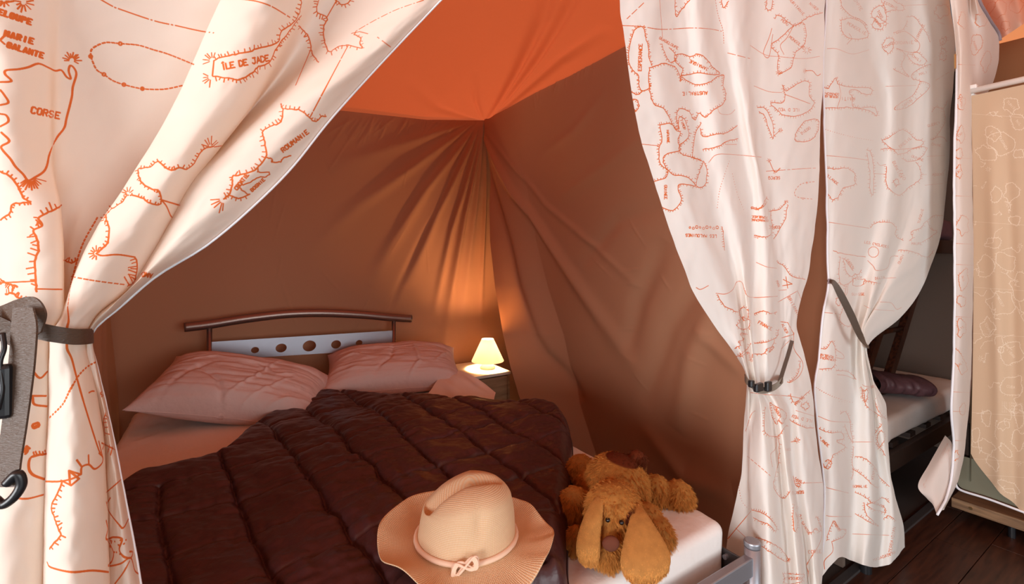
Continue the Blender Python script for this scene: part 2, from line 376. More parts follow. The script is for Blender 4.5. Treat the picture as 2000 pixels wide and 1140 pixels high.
for k in range(26):     # fine creases under the eave
    a = rp.uniform(640, 900); l = [(a, 225+rp.uniform(0, 10)), (a-rp.uniform(10, 60), 255+rp.uniform(0, 40))]; D = crease(D, X, Z, pw2(l), .007, .004, False)
for k in range(14):
    a = rp.uniform(420, 860); b = rp.uniform(280, 600); l = [(a, b), (a-rp.uniform(-40, 60), b+rp.uniform(40, 110))]; D = crease(D, X, Z, pw2(l), .006, .0025, False)
P = np.stack([X, YB-D, Z], -1); tag(grid_obj('wall_back', P, M['wall'], flip=False), kind='structure')
# right wall: leans out to the floor, starts as a free fold that hangs in front of the back wall
ys = np.linspace(0, 1, 460); zs = np.linspace(0, 1, 300); S, T = np.meshgrid(ys, zs)
edge = np.array([on_x(px, py, x) for px, py, x in [(946, 236, 1.515), (950, 330, 1.50), (957, 470, 1.47), (966, 560, 1.44), (981, 650, 1.41), (996, 715, 1.43), (1012, 770, 1.45), (1060, 900, 1.50)]])
ez = edge[::-1, 2]; ey = np.interp(np.linspace(0, EAVE, 300), ez, edge[::-1, 1]); ex = np.interp(np.linspace(0, EAVE, 300), ez, edge[::-1, 0])
Z = T*EAVE; Y = ey[:, None]+(0.735-ey[:, None])*S
lean = 1.515+.20*(1-T)**.85; X0 = ex[:, None]*(1-np.clip(S*6, 0, 1))+lean*np.clip(S*6, 0, 1)
X0 = X0+.02*np.sin(S*2.2*PI+.4)*(1-T)*T*2 - .07*np.clip((S-.6)/.4, 0, 1)**2*(T)
D = fbm(Y*1.4, Z*1.1+9, 15, 2)*.022*np.clip(S*8, 0, 1)
def pr2(l): return [tuple(on_x(a, b, 1.58)[[1, 2]]) for a, b in l]
for l, wd, am in [([(950, 245), (985, 400), (1020, 560), (1060, 690), (1110, 790)], .035, -.05), ([(952, 245), (1010, 380), (1080, 500), (1150, 620), (1240, 760)], .03, .035),
                  ([(949, 250), (975, 450), (1000, 620), (1030, 750)], .030, .035), ([(955, 245), (1060, 400), (1150, 480), (1230, 560)], .02, .012),
                  ([(1290, 470), (1230, 590), (1200, 700)], .05, -.03), ([(1400, 560), (1330, 700), (1290, 850)], .05, .03), ([(1380, 520), (1290, 640), (1230, 800)], .045, -.025),
                  ([(1290, 250), (1180, 330), (1080, 390)], .035, .012), ([(1200, 180), (1130, 260), (1060, 300)], .03, .01), ([(1290, 400), (1200, 430), (1120, 520)], .04, -.016),
                  ([(1340, 640), (1440, 740)], .03, .012), ([(1220, 840), (1300, 950), (1400, 980)], .05, .02)]:
    D = crease(D, Y, Z, pr2(l), wd, am, am > .03)
for k in range(22):
    a = rp.uniform(1060, 1200); b = 236-(a-946)*.6; l = [(a, b+12), (a-rp.uniform(0, 20), b+rp.uniform(30, 60))]; D = crease(D, Y, Z, pr2(l), .007, .004, False)
for k in range(16):
    a = rp.uniform(1080, 1400); b = rp.uniform(380, 850); l = [(a, b), (a+rp.uniform(20, 60), b+rp.uniform(-20, 70))]; D = crease(D, Y, Z, pr2(l), .006, .0028, False)
q = np.clip((S-.93)/.07, 0, 1); X0 = X0+.27*q**1.6*np.clip((Z-.12)/.2, 0, 1); Y = np.where(S > .97, Y.min()+.035*0+np.maximum(Y-Y.min(), 0)*1, Y)+.03*q
P = np.stack([X0-D, Y, Z], -1); tag(grid_obj('wall_right', P, M['wall'], flip=True), kind='structure')
# left wall
Y, Z = np.meshgrid(np.linspace(.75, YB+.05, 160), np.linspace(0, 2.15, 120)); D = fbm(Y*2.3, Z*.8, 31, 3)*.03+.02*np.exp(-((Y-2.55+.03*Z)/.04)**2)+.018*np.exp(-((Y-2.35-.05*Z)/.03)**2)
P = np.stack([XL-.02*Z+D, Y, Z], -1); tag(grid_obj('wall_left', P, M['wall'], flip=True), kind='structure')
# bedroom ceiling: orange flysheet, tight to the corner
a, b = np.linspace(0, 1, 260), np.linspace(0, 1, 260); A, B = np.meshgrid(a, b)     # A: back wall -> front, B: left -> right eave
X = XL-.25+(XR+.03-XL+.25)*B; Yc = YB+.06+(.55-YB-.06)*A
zb = np.interp(X, [XL-.15, .2, .57, 1.1, XR, 2.0], [2.06, 2.03, 2.035, 2.065, EAVE, EAVE])
rise = .30*(1-np.exp(-((XR-X)/.9)))*(1-np.exp(-A*3.2))
Zc = zb*(1-np.clip(A*1.5, 0, 1))+EAVE*np.clip(A*1.5, 0, 1)+rise
Dc = np.zeros_like(X)
def pc2(l): return [tuple(on_z(a, b, EAVE+.02)[:2]) for a, b in l]
for l, wd, am in [([(948, 232), (1010, 140), (1060, 60), (1095, -30)], .022, -.03), ([(952, 230), (1050, 120), (1110, 40), (1160, -40)], .02, -.026), ([(955, 231), (1090, 125), (1190, 60)], .018, .02),
                  ([(944, 230), (930, 190), (925, 150)], .012, -.012), ([(940, 232), (860, 200), (790, 150)], .03, .012)]:
    Dc = crease(Dc, X, Yc, pc2(l), wd, am)
P = np.stack([X, Yc, Zc+.004+Dc], -1); tag(grid_obj('ceiling', P, M['roof'], flip=True), kind='structure')
# living area canopy overhead, front left open to daylight
P = np.stack([np.linspace(-4.0, 3.9, 40)[None].repeat(40, 0), np.linspace(-1.9, .80, 40)[:, None].repeat(40, 1), 2.40+.0*np.zeros((40, 40))], -1); P[..., 2] = np.where(P[..., 0] > .9, 2.90-(P[..., 0]-.9)*.145, 2.90-(.9-P[..., 0])*.16)
P[..., 2] += .05*fbm(P[..., 0]*.8, P[..., 1]*.8, 44, 2)
tag(grid_obj('ceiling', P, M['canopy']), kind='structure')
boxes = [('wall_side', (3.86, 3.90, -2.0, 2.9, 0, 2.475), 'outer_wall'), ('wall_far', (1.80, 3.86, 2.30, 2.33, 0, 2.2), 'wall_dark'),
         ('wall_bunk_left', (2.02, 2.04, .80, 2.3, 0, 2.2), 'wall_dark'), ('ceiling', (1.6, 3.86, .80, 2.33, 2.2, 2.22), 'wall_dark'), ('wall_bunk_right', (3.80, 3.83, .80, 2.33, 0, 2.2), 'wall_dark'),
         ('wall_outer_left', (-4.0, -3.97, -3.0, .85, 0, 2.20), 'outer_wall'), ('wall_outer_front', (-4.0, -.42, .84, .86, 0, 2.50), 'outer_wall')]
for n, b, m in boxes: tag(boxo(n, b, M[m]), kind='structure')

# ================================================================== CURTAINS
CRM = (.93, .84, .74); INK = (.78, .17, .035)
Lc = [
 [(-60, -420, 0), (0, -330, 0), (600, -70, 0), (660, -60, 0), (1140, -260, 0), (1200, -270, 0)],
 [(-60, -200, .02), (0, -160, .02), (300, -110, .02), (600, -35, .02), (660, -30, .02), (1140, -140, .02), (1200, -150, .02)],
 [(-60, -40, -.02), (0, -30, -.02), (300, 0, -.03), (600, 20, -.035), (660, 15, -.035), (800, 10, -.03), (1140, -10, -.03), (1200, -12, -.03)],
 [(-60, 78, -.005), (0, 82, -.005), (320, 96, -.015), (400, 113, -.03), (500, 121, -.035), (600, 122, -.035), (660, 94, -.03), (900, 87, -.022), (1140, 80, -.02), (1200, 79, -.02)],
 [(-60, 150, .01), (0, 140, .01), (320, 112, .012), (500, 112, .03), (600, 112, .03), (660, 90, .0), (760, 84, .0), (900, 80, .0), (1140, 74, .0), (1200, 72, .0)],
 [(-60, 290, .02), (0, 270, .02), (300, 195, .025), (450, 150, .03), (600, 122, .03), (660, 96, .01), (760, 90, .008), (900, 84, .01), (1140, 78, .01), (1200, 76, .01)],
 [(-60, 490, .015), (0, 455, .02), (200, 372, .025), (370, 272, .03), (450, 212, .03), (600, 132, .02), (660, 103, .005), (760, 101, .01), (900, 97, .015), (1140, 91, .015), (1200, 90, .015)],
 [(-60, 465, -.005), (0, 432, -.01), (200, 342, -.015), (370, 240, -.025), (440, 192, -.03), (520, 152, -.035), (620, 117, -.035), (660, 97, -.035), (760, 95, -.025), (900, 90, -.025), (1140, 84, -.025), (1200, 82, -.025)],
 [(-60, 550, -.035), (0, 520, -.035), (200, 420, -.045), (360, 318, -.05), (480, 232, -.05), (600, 156, -.05), (660, 132, -.045), (800, 142, -.045), (1140, 145, -.045), (1200, 146, -.045)],
 [(-60, 622, -.01), (0, 588, -.01), (200, 492, -.02), (290, 427, -.02), (350, 380, -.02), (420, 338, -.02), (490, 298, -.022), (565, 248, -.025), (620, 182, -.03), (660, 164, -.03), (760, 186, -.02), (860, 199, -.02), (1140, 211, -.02), (1200, 213, -.02)],
 [(-60, 700, .02), (0, 640, .02), (140, 552, .03), (200, 503, .028), (290, 424, .02), (360, 372, .01), (490, 294, .004), (600, 200, -.005), (660, 166, -.01), (860, 200, 0.01), (1140, 212, .01), (1200, 214, .01)],
 [(-60, 800, 0), (0, 745, 0), (100, 650, -.01), (140, 610, -.018), (200, 545, -.025), (290, 450, -.03), (350, 387, -.03), (420, 346, -.03), (490, 304, -.03), (565, 254, -.03), (620, 188, -.028), (660, 169, -.02), (860, 207, 0), (1140, 222, 0), (1200, 226, 0)],
 [(-60, 880, -.025), (0, 822, -.03), (100, 722, -.04), (200, 612, -.05), (300, 520, -.05), (400, 422, -.05), (500, 322, -.045), (600, 218, -.04), (650, 180, -.02), (700, 186, -.01), (860, 216, -.012), (1140, 252, -.015), (1200, 258, -.015)],
 [(-60, 920, -.02), (0, 862, -.025), (170, 702, -.03), (240, 640, -.035), (330, 568, -.035), (400, 498, -.035), (480, 403, -.03), (540, 305, -.02), (600, 235, -.01), (645, 184, 0), (665, 176, .005), (690, 184, .01), (860, 224, .01), (1140, 277, .01), (1200, 287, .01)]]
PL = curtain_grid(Lc, .58, 2.35, .05, sub=16, wr=.001)
pen = Pen(1); c1 = lambda *p: cvt(2, 0, 0, p); c3 = lambda *p: cvt(2.28, 400, 0, p); c2 = lambda *p: cvt(1.782, 0, 500, p); c8 = lambda *p: cvt(2.592, 0, 560, p)
pen.curve([(0, 160), (22, 158), (10, 145), (12, 137), (35, 135), (55, 131), (75, 124), (95, 132), (108, 138), (120, 137), (130, 150), (138, 153), (134, 138), (137, 128), (144, 132), (149, 145), (142, 170), (140, 190), (130, 230), (125, 250), (110, 270), (97, 300), (92, 322), (85, 335), (70, 345), (55, 352), (45, 340), (30, 325), (20, 310), (5, 293), (3, 285), (18, 275), (2, 258)], 1.1)
pen.curve([(0, 205), (16, 200), (8, 185), (0, 175)]); pen.curve([(0, 222), (12, 225), (16, 237), (0, 247)])
pen.burst(140, 118, 17, 180, 380, 11); pen.burst(60, 345, 27, 20, 150, 11); pen.text('CORSE', 91, 220, 13, 12, 1.1, 1.07)
pen.text('ELOUPE', 32, 33, 11, 18, 1.25, 1.25); pen.text('MARIE', 40, 73, 11, 16, 1.25, 1.32); pen.text('GALANTE', 52, 98, 10.5, 17, 1.2, 1.22)
pen.burst(46, 4, 18, -10, 190, 8); pen.line([(0, 6), (26, 2)]); pen.burst(8, 2, 12, 0, 180, 5); pen.line([(0, 78), (8, 70)]); pen.line([(0, 78), (9, 86)])
pen.curve([(195, -2), (220, 12), (235, 18), (300, 40), (345, 50), (390, 60), (418, 64)], .9, (28, 5, 3, 5, 62, 5, 2, 6))
pen.curve([(177, 110), (180, 95), (205, 83), (235, 85), (270, 88), (300, 97), (330, 106), (382, 127)], 1, (6, 3.5)); pen.curve([(177, 110), (188, 135), (203, 145), (220, 157), (242, 165), (278, 173), (320, 174), (360, 166)], 1, (6, 3.5))
for q in [(177, 110), (203, 145), (242, 165), (278, 173), (235, 85)]: pen.ring(*q, 3.2)
pen.coast([(418, 285), (400, 290), (390, 300), (380, 318), (365, 330), (350, 327), (335, 332), (320, 325), (308, 315), (295, 325), (280, 328), (270, 330), (272, 345), (280, 360), (300, 370), (310, 372), (315, 390), (310, 400), (290, 395), (280, 388), (255, 380), (245, 385), (238, 395), (215, 410), (207, 425), (212, 440), (212, 470), (200, 485), (188, 495)], 6, 6, 1)
pen.burst(412, 288, 20, 200, 350, 7); pen.burst(250, 378, 13, 160, 330, 6); pen.burst(188, 495, 14, 90, 300, 8); pen.curve([(188, 495), (200, 499), (230, 497), (264, 502)]); pen.coast([(264, 502), (268, 520), (262, 550), (250, 557)], 16, 5, 1)
pen.curve([(315, 390), (325, 402), (333, 420), (338, 426)], .9); pen.line([(315, 390), (352, 401)]); pen.burst(205, 428, 9, 90, 270, 4)
pen.curve([(190, 425), (160, 480), (140, 550), (132, 600)], .9, (5, 3)); pen.curve([(132, 600), (134, 625), (131, 640), (132, 655), (131, 680), (140, 700), (148, 730), (165, 790), (190, 870), (197, 886)], 1.1); pen.curve([(140, 540), (185, 548), (246, 556)], .8, (8, 4))
pen.coast([(115, 405), (95, 415), (75, 425), (82, 440), (65, 450), (72, 465), (75, 485), (68, 510), (70, 540), (71, 570)], 14, 8, 1); pen.coast([(0, 335), (20, 345), (35, 365), (45, 385), (58, 395), (25, 398), (20, 415), (0, 430)], 6, 6, -1)
pen.curve([(115, 405), (120, 400)], 1); pen.line([(0, 552), (68, 549)], .8); pen.line([(71, 564), (122, 565)], .8); pen.coast([(0, 545), (12, 553), (22, 556), (34, 560)], 8, 4, 1, 1.1); pen.coast([(10, 575), (22, 572), (34, 580), (48, 590)], 9, 5, -1, 1.1); pen.coast([(124, 508), (140, 513), (152, 507)], 8, 5, -1)
pen.coast([(418, 118), (430, 112), (460, 106), (490, 100), (500, 95), (530, 88), (545, 80)], 8, 6, -1); pen.coast([(538, 98), (525, 122), (505, 130), (495, 140), (480, 150), (465, 155), (450, 153), (430, 150), (415, 148)], 8, 6, -1); pen.line([(418, 118), (415, 148)], 1)
pen.burst(415, 118, 18, 160, 290, 6); pen.burst(412, 150, 18, 100, 200, 5); pen.text('^LE DE JADE', 480, 121, 12, -11, 1.1, .8); pen.coast([(545, 80), (550, 60), (566, 50), (580, 36), (587, 18), (590, -4)], 8, 5, -1); pen.coast([(538, 98), (548, 82), (566, 60), (588, 30)], 6, 5, 1)
pen.coast(c3((418, 115), (440, 135), (460, 160), (472, 200), (478, 235), (508, 278)), 7, 6, 1); pen.curve([(470, -2), (500, 2), (530, 12), (567, 34)], .9, (60, 4, 30, 4))
pen.coast(c3((510, -5), (500, 50), (545, 80), (530, 120), (535, 180), (550, 225), (570, 228)), 8, 5, 1); pen.coast(c3((570, 225), (600, 205), (640, 200), (700, 215), (690, 190), (695, 170), (660, 150)), 6, 6, 1); pen.line(c3((655, 148), (690, 140), (728, 150)), .9)
pen.line(c3((590, -3), (545, 75)), .8); pen.line(c3((640, 200), (560, 350), (470, 520)), .9, (30, 3, 80, 3)); pen.line(c3((470, 225), (405, 380)), .9); pen.coast(c3((585, 0), (610, 20), (640, 12), (650, -5)), 7, 5, 1)
pen.curve(c3((975, 0), (860, 40), (780, 78), (730, 105), (670, 140)), .8, (14, 4, 3, 4)); pen.line(c3((770, 165), (830, 210)), .8, (4, 7, 30, 2))
pen.coast(c3((340, 460), (350, 485), (400, 485), (440, 500), (470, 525), (495, 540), (520, 518), (542, 518)), 6, 7, -1); pen.coast(c3((350, 485), (340, 540), (300, 560), (260, 582), (265, 620), (275, 690), (240, 740), (215, 760), (150, 780), (125, 785), (122, 820), (112, 860), (85, 885)), 8, 7, 1)
pen.curve(c3((275, 700), (300, 708), (300, 722), (340, 718), (352, 702), (384, 692)), 1, wob=.6); pen.curve(c3((235, 745), (240, 765), (285, 768), (275, 785), (240, 790), (200, 812), (160, 825), (165, 845), (200, 868)), .9, wob=.7); pen.coast(c3((85, 885), (110, 870), (150, 882), (200, 865)), 6, 6, 1)
pen.burst(*c3((85, 885))[0], 26, 95, 175, 5); pen.text('ROUMANIE', 577, 274, 9, -37, 1.05, 1.05); pen.text('CROATIE', 472, 354, 7.5, -52, .9, .78); pen.text('BOSNIE', 504, 360, 6.5, -42, .9, 1.05); pen.text('AND', 286, 537, 9, 190, 1.1)
pen.curve([(187, 707), (172, 715), (158, 728), (148, 742), (135, 765), (122, 790), (96, 816)], 1.1, (3.5, 3.5)); pen.curve(c2((310, 475), (320, 470), (330, 470)), 1)
pen.curve(c8((235, 845), (160, 860), (145, 910), (165, 950), (228, 975)), 1.2); pen.coast(c8((235, 845), (160, 862)), 9, 5, 1); pen.curve([(89, 940), (116, 940), (140, 935), (158, 926)], 1.1); pen.curve(c8((410, 950), (415, 912), (450, 900), (480, 922), (515, 895), (520, 862), (500, 840)), 1.1)
for l in [((415, 912), (388, 875)), ((450, 900), (448, 850)), ((520, 862), (500, 780)), ((515, 790), (585, 825)), ((520, 820), (530, 790)), ((545, 840), (555, 800)), ((560, 850), (570, 810))]: pen.line(c8(*l), 1)
pen.line(c8((310, 980), (360, 1005), (400, 972), (350, 930), (355, 1005)), 1.1); pen.line(c8((350, 930), (410, 950)), 1); pen.coast([(121, 942), (112, 965), (100, 988), (106, 1010), (113, 1030), (118, 1045), (106, 1060), (95, 1072)], 9, 8, -1, 1.1)
pen.curve([(92, 1098), (100, 1108), (140, 1117), (180, 1114), (213, 1117)], 1.1); pen.curve(c2((370, 855), (380, 890), (415, 935), (430, 945), (450, 910)), 1.1); pen.line(c2((372, 860), (385, 840)), 1); pen.line(c2((370, 822), (425, 775)), .9)
pen.curve(c2((370, 920), (375, 950), (370, 985), (395, 978), (425, 985), (415, 1020), (430, 1045), (455, 1050), (462, 1030), (450, 1028)), 1.2); pen.curve(c2((375, 990), (395, 1030), (390, 1060), (378, 1078), (420, 1070), (455, 1050), (470, 1095), (492, 1110)), 1.1); pen.curve(c2((400, 1140), (430, 1100), (452, 1060)), 1)
for k in range(14): x, y = random.uniform(380, 440), random.uniform(985, 1040); pen.ring(*c2((x, y))[0], .6)
pen.curve(c2((355, 470), (350, 480), (360, 484), (352, 490)), 1); pen.coast(c2((368, 545), (360, 580), (365, 625)), 9, 5, -1, 1); pen.text('G', 71, 832, 13, 70, 1.4); pen.text('HE', 50, 880, 9, 130, 1.2); pen.curve([(62, 722), (78, 738), (93, 725)], 1.1); pen.curve(c8((155, 552), (235, 552)), 1.1); pen.curve(c8((165, 560), (175, 595), (240, 605)), 1.1); pen.curve([(20, 970), (50, 974), (85, 966)], 1)
pen.curve([(0, 648), (8, 642), (14, 640)], 1)
imL = print_image('map_print_near', PL, pen, 2600, 2000, .0016)
M['curtL'] = printed('map_print_cloth_near', CRM, INK, imL, .28, (1, .74, .50))
tL = grid_obj('tied_curtain', PL, M['curtL']); tag(tL, 'cream curtain with large orange map print tied back at the left edge of the photo', 'curtain')

Bc = [
 [(-60, 1206, 0), (0, 1210, 0), (130, 1226, 0), (250, 1246, 0), (400, 1292, 0), (560, 1350, 0), (640, 1398, 0), (700, 1440, 0), (735, 1456, 0), (765, 1457, 0), (800, 1454, .02), (900, 1450, .05), (980, 1437, .08), (1050, 1420, .11), (1200, 1405, .12)],
 [(-60, 1268, -.03), (0, 1270, -.03), (250, 1305, -.03), (400, 1345, -.035), (516, 1395, -.04), (610, 1430, -.035), (716, 1455, -.03), (750, 1462, -.03), (800, 1462, 0), (900, 1461, .03), (1050, 1458, .06), (1200, 1455, .07)],
 [(-60, 1330, .01), (0, 1330, .01), (250, 1362, .01), (400, 1396, 0), (516, 1431, 0), (610, 1450, 0), (716, 1462, -.01), (750, 1467, -.01), (800, 1468, .0), (900, 1466, .0), (1050, 1475, .01), (1200, 1480, .01)],
 [(-60, 1364, -.03), (0, 1365, -.03), (250, 1402, -.03), (400, 1432, -.035), (516, 1452, -.04), (645, 1464, -.04), (750, 1476, -.035), (800, 1488, -.05), (900, 1496, -.05), (1140, 1508, -.055), (1200, 1510, -.055)],
 [(-60, 1396, .01), (0, 1400, .01), (240, 1442, .01), (400, 1468, 0), (505, 1474, 0), (645, 1474, -.005), (716, 1480, -.01), (750, 1486, -.01), (800, 1506, -.02), (900, 1520, -.015), (1140, 1542, -.01), (1200, 1545, -.01)],
 [(-60, 1440, -.025), (0, 1440, -.025), (240, 1462, -.03), (400, 1488, -.035), (505, 1497, -.04), (645, 1500, -.04), (716, 1502, -.035), (750, 1500, -.03), (800, 1523, -.045), (900, 1534, -.05), (1000, 1549, -.05), (1140, 1562, -.05), (1200, 1566, -.05)],
 [(-60, 1484, .01), (0, 1482, .01), (200, 1480, .01), (300, 1490, .01), (400, 1505, 0), (505, 1519, .0), (645, 1525, -.005), (716, 1525, -.01), (750, 1520, 0), (800, 1541, .0), (915, 1548, 0), (1090, 1576, 0), (1200, 1584, 0)],
 [(-60, 1550, -.02), (0, 1550, -.02), (400, 1550, -.02), (505, 1550, -.02), (633, 1541, -.01), (700, 1542, .0), (750, 1551, -.01), (800, 1560, -.02), (900, 1573, -.03), (1140, 1592, -.03), (1200, 1594, -.03)],
 [(-60, 1614, 0), (0, 1612, 0), (150, 1606, 0), (350, 1599, 0), (450, 1590, 0), (540, 1578, 0), (633, 1556, 0), (690, 1570, 0), (751, 1584, 0), (845, 1594, 0), (950, 1606, 0), (1040, 1608, 0), (1140, 1604, 0), (1200, 1600, 0)]]
Bc = [[(a, b, c*(.45 if a < 640 else .8 if c < 0 else 1)) for a, b, c in col] for col in Bc]
PB = curtain_grid(Bc, .66, 2.5, .07, sub=18, wr=.0016, seed=11)
Cc = [
 [(-60, 1616, 0), (0, 1614, 0), (130, 1607, 0), (300, 1610, 0), (400, 1614, 0), (540, 1616, 0), (620, 1604, 0), (700, 1597, 0), (760, 1589, 0), (845, 1597, 0), (950, 1608, 0), (1040, 1607, 0), (1132, 1600, 0)],
 [(-60, 1642, -.025), (0, 1642, -.025), (300, 1645, -.02), (540, 1640, -.02), (620, 1631, -.02), (760, 1624, -.025), (950, 1634, -.03), (1090, 1638, -.03)],
 [(-60, 1685, .012), (0, 1688, .012), (123, 1705, .012), (200, 1720, .01), (300, 1716, .01), (400, 1708, .01), (500, 1690, .01), (600, 1676, .005), (672, 1670, .005), (760, 1668, .01), (900, 1664, .012), (1094, 1662, .012)],
 [(-60, 1740, -.025), (0, 1740, -.025), (200, 1750, -.025), (400, 1742, -.03), (500, 1722, -.035), (600, 1698, -.04), (655, 1684, -.04), (700, 1684, -.035), (800, 1698, -.03), (900, 1700, -.035), (1000, 1700, -.035), (1104, 1690, -.035)],
 [(-60, 1775, .01), (0, 1775, .01), (200, 1778, .01), (400, 1770, .0), (500, 1745, -.005), (580, 1714, -.01), (650, 1687, -.02), (690, 1689, -.015), (750, 1700, 0), (850, 1711, .0), (1000, 1722, .0), (1107, 1716, .0)],
 [(-60, 1815, -.02), (0, 1815, -.02), (200, 1815, -.02), (400, 1808, -.03), (500, 1775, -.035), (580, 1733, -.035), (650, 1692, -.03), (680, 1691, -.02), (750, 1706, -.015), (850, 1724, -.025), (1000, 1745, -.03), (1098, 1742, -.03)],
 [(-60, 1852, 0), (0, 1856, 0), (110, 1866, 0), (200, 1859, 0), (370, 1849, 0), (440, 1840, 0), (560, 1800, 0), (620, 1758, 0), (660, 1706, 0), (673, 1693, 0), (740, 1706, 0), (793, 1731, 0), (915, 1738, 0), (1038, 1765, 0), (1068, 1767, 0)]]
Cc = [[(a, b, c*(.6 if a < 600 else .85)) for a, b, c in col] for col in Cc]
PC = curtain_grid(Cc, .70, 2.6, None, sub=22, wr=.0016, seed=17)
Dcl = [
 [(-60, 1852, 0), (0, 1856, 0), (110, 1866, 0), (300, 1862, 0), (500, 1862, 0), (700, 1860, 0), (800, 1855, 0), (870, 1860, 0), (930, 1856, 0), (970, 1846, 0), (1003, 1828, 0)],
 [(-60, 1876, -.02), (0, 1876, -.02), (110, 1880, -.02), (300, 1880, -.02), (500, 1884, -.02), (700, 1880, -.02), (870, 1874, -.015), (930, 1868, -.01), (975, 1850, 0), (1000, 1834, 0)],
 [(-60, 1893, .015), (0, 1893, .015), (110, 1898, .01), (300, 1900, .01), (500, 1906, .01), (700, 1900, .01), (870, 1884, .01), (930, 1874, .01), (996, 1842, .01)],
 [(-60, 1900, -.015), (0, 1905, -.015), (75, 1925, -.01), (165, 1918, 0), (230, 1899, .025), (500, 1903, .025), (700, 1899, .025), (870, 1883, .02), (930, 1872, .02), (990, 1845, .01)],
 [(-60, 1900, 0), (0, 1911, 0), (40, 1932, 0), (75, 1951, 0), (110, 1950, .0), (165, 1938, .01), (230, 1897, .05), (500, 1901, .05), (700, 1897, .05), (870, 1881, .04), (930, 1870, .04), (985, 1847, .03)]]
PD = curtain_grid(Dcl, .605, 2.62, None, sub=18, wr=.0012, seed=23)
p7 = lambda *p: cvt(2.714, 1200, 0, p); p8 = lambda *p: cvt(2.85, 1200, 400, p); q1 = lambda *p: cvt(2.85, 1600, 0, p); q2 = lambda *p: cvt(2.85, 1600, 400, p); q3 = lambda *p: cvt(2.85, 1400, 740, p)
penR = Pen(5); penR.tw = .8; k = dict(tick=4.4, gap=3.3)
penR.coast(p7((130, 140), (105, 160), (85, 220), (75, 280), (80, 340), (100, 375), (125, 400), (130, 450), (145, 480), (180, 470), (190, 440)), side=1, **k); penR.coast(p7((130, 138), (155, 150), (165, 200), (180, 250), (185, 310), (200, 350)), side=-1, **k); penR.text('ESPERANCE', 1250, 111, 7, -88, 1.2)
penR.coast(p7((85, 485), (120, 500), (150, 480)), side=-1, **k); penR.coast(p7((85, 520), (90, 570), (110, 590), (130, 560), (120, 530), (95, 525)), side=-1, **k)
penR.coast(p7((185, 360), (230, 345), (265, 335), (320, 355), (345, 395), (350, 430), (352, 400), (380, 425), (440, 450), (500, 435), (545, 405), (580, 400), (575, 450), (592, 495), (580, 545), (530, 580), (480, 620), (450, 598), (425, 635), (395, 590), (340, 578), (330, 630), (342, 680), (315, 672), (290, 620), (260, 575), (210, 550), (190, 500), (182, 430)), side=1, closed=True, **k)
penR.text('AUSTRALIE', *p7((425, 495))[0], 6.5, 178, 1.2)
penR.coast(p7((320, 292), (360, 285), (400, 300), (440, 285), (480, 305), (520, 355), (560, 390), (520, 395), (440, 385), (355, 402), (362, 365), (320, 325)), side=1, closed=True, **k); penR.text('JAMAIQUE', *p7((445, 345))[0], 6, 205, 1.1)
penR.coast(p7((250, 235), (275, 300), (300, 330), (330, 300), (290, 250)), side=1, **k); penR.text('GUADELOUPE', *p7((290, 228))[0], 5, 30, 1)
penR.coast(p7((240, 662), (300, 655), (325, 690), (350, 700), (335, 745), (345, 795), (270, 820), (262, 870), (310, 925), (380, 935), (430, 985), (350, 975), (338, 1010), (355, 1060), (310, 1115), (250, 1095)), side=-1, **k)
penR.coast(p7((240, 662), (252, 740), (235, 790), (245, 870), (282, 900), (270, 940), (200, 965)), side=1, **k); penR.coast(p7((340, 680), (345, 620), (375, 640), (395, 720), (345, 770), (350, 810), (400, 830), (465, 850)), side=-1, **k)
penR.coast(p7((460, 655), (430, 700), (420, 770), (415, 830), (465, 855), (455, 900), (435, 960), (440, 990), (480, 980), (490, 900), (470, 850)), side=1, **k); penR.coast(p7((455, 680), (470, 722), (540, 712), (600, 700), (655, 662)), side=-1, **k); penR.coast(p7((470, 790), (540, 780), (600, 748), (660, 735)), side=1, **k)
penR.text('HAVANE', *p7((285, 725))[0], 5, 88, 1.1); penR.text('GUINEE', *p7((272, 1020))[0], 5.5, 90, 1.1); penR.text('TIMOR', *p7((365, 660))[0], 5, 70, 1.1)
penR.coast(p7((322, -5), (325, 85), (350, 60), (400, -2)), side=-1, **k); penR.coast(p7((568, -2), (580, 40), (605, 5)), side=1, **k); penR.line(p7((155, 15), (65, 100)), .8, (14, 4)); penR.curve(p7((40, 135), (140, 140), (250, 155), (400, 148), (500, 152), (570, 165)), .8, (40, 3, 4, 3))
penR.curve(p7((535, 0), (550, 80), (575, 160), (580, 230)), .9, (2, 3)); penR.line(p7((240, 0), (255, 200)), .7); penR.line(p7((600, 280), (720, 310)), .8, (16, 4)); penR.line(p7((130, 762), (235, 772)), .7); penR.line(p7((590, 765), (650, 765)), .7); penR.curve(p7((545, 1100), (560, 1000), (610, 850)), .8, (1.2, 4)); penR.curve(p7((500, 860), (540, 820), (620, 818), (780, 832)), .7); penR.curve(p7((625, 920), (650, 1020), (690, 1120)), .8, (1.2, 4))
penR.curve(p7((545, 560), (560, 600), (610, 605), (640, 580)), .6); penR.curve(p7((720, 240), (800, 290), (880, 300), (1000, 310), (1090, 298)), .7); penR.curve(p7((740, 455), (820, 485), (890, 490)), .7)
penR.coast(p7((850, 100), (870, 80), (940, 130), (960, 135), (1000, 110), (1040, 85), (1105, 65)), side=-1, **k); penR.coast(p7((960, 135), (1000, 120), (1015, 160), (1010, 230), (960, 280), (940, 350), (900, 380), (870, 390), (865, 340), (870, 290), (830, 240), (880, 200), (950, 135)), side=1, **k); penR.curve(p7((835, 150), (820, 200), (790, 280), (820, 300), (840, 180)), .9); penR.curve(p7((950, 135), (915, 200), (880, 240), (900, 290)), .9)
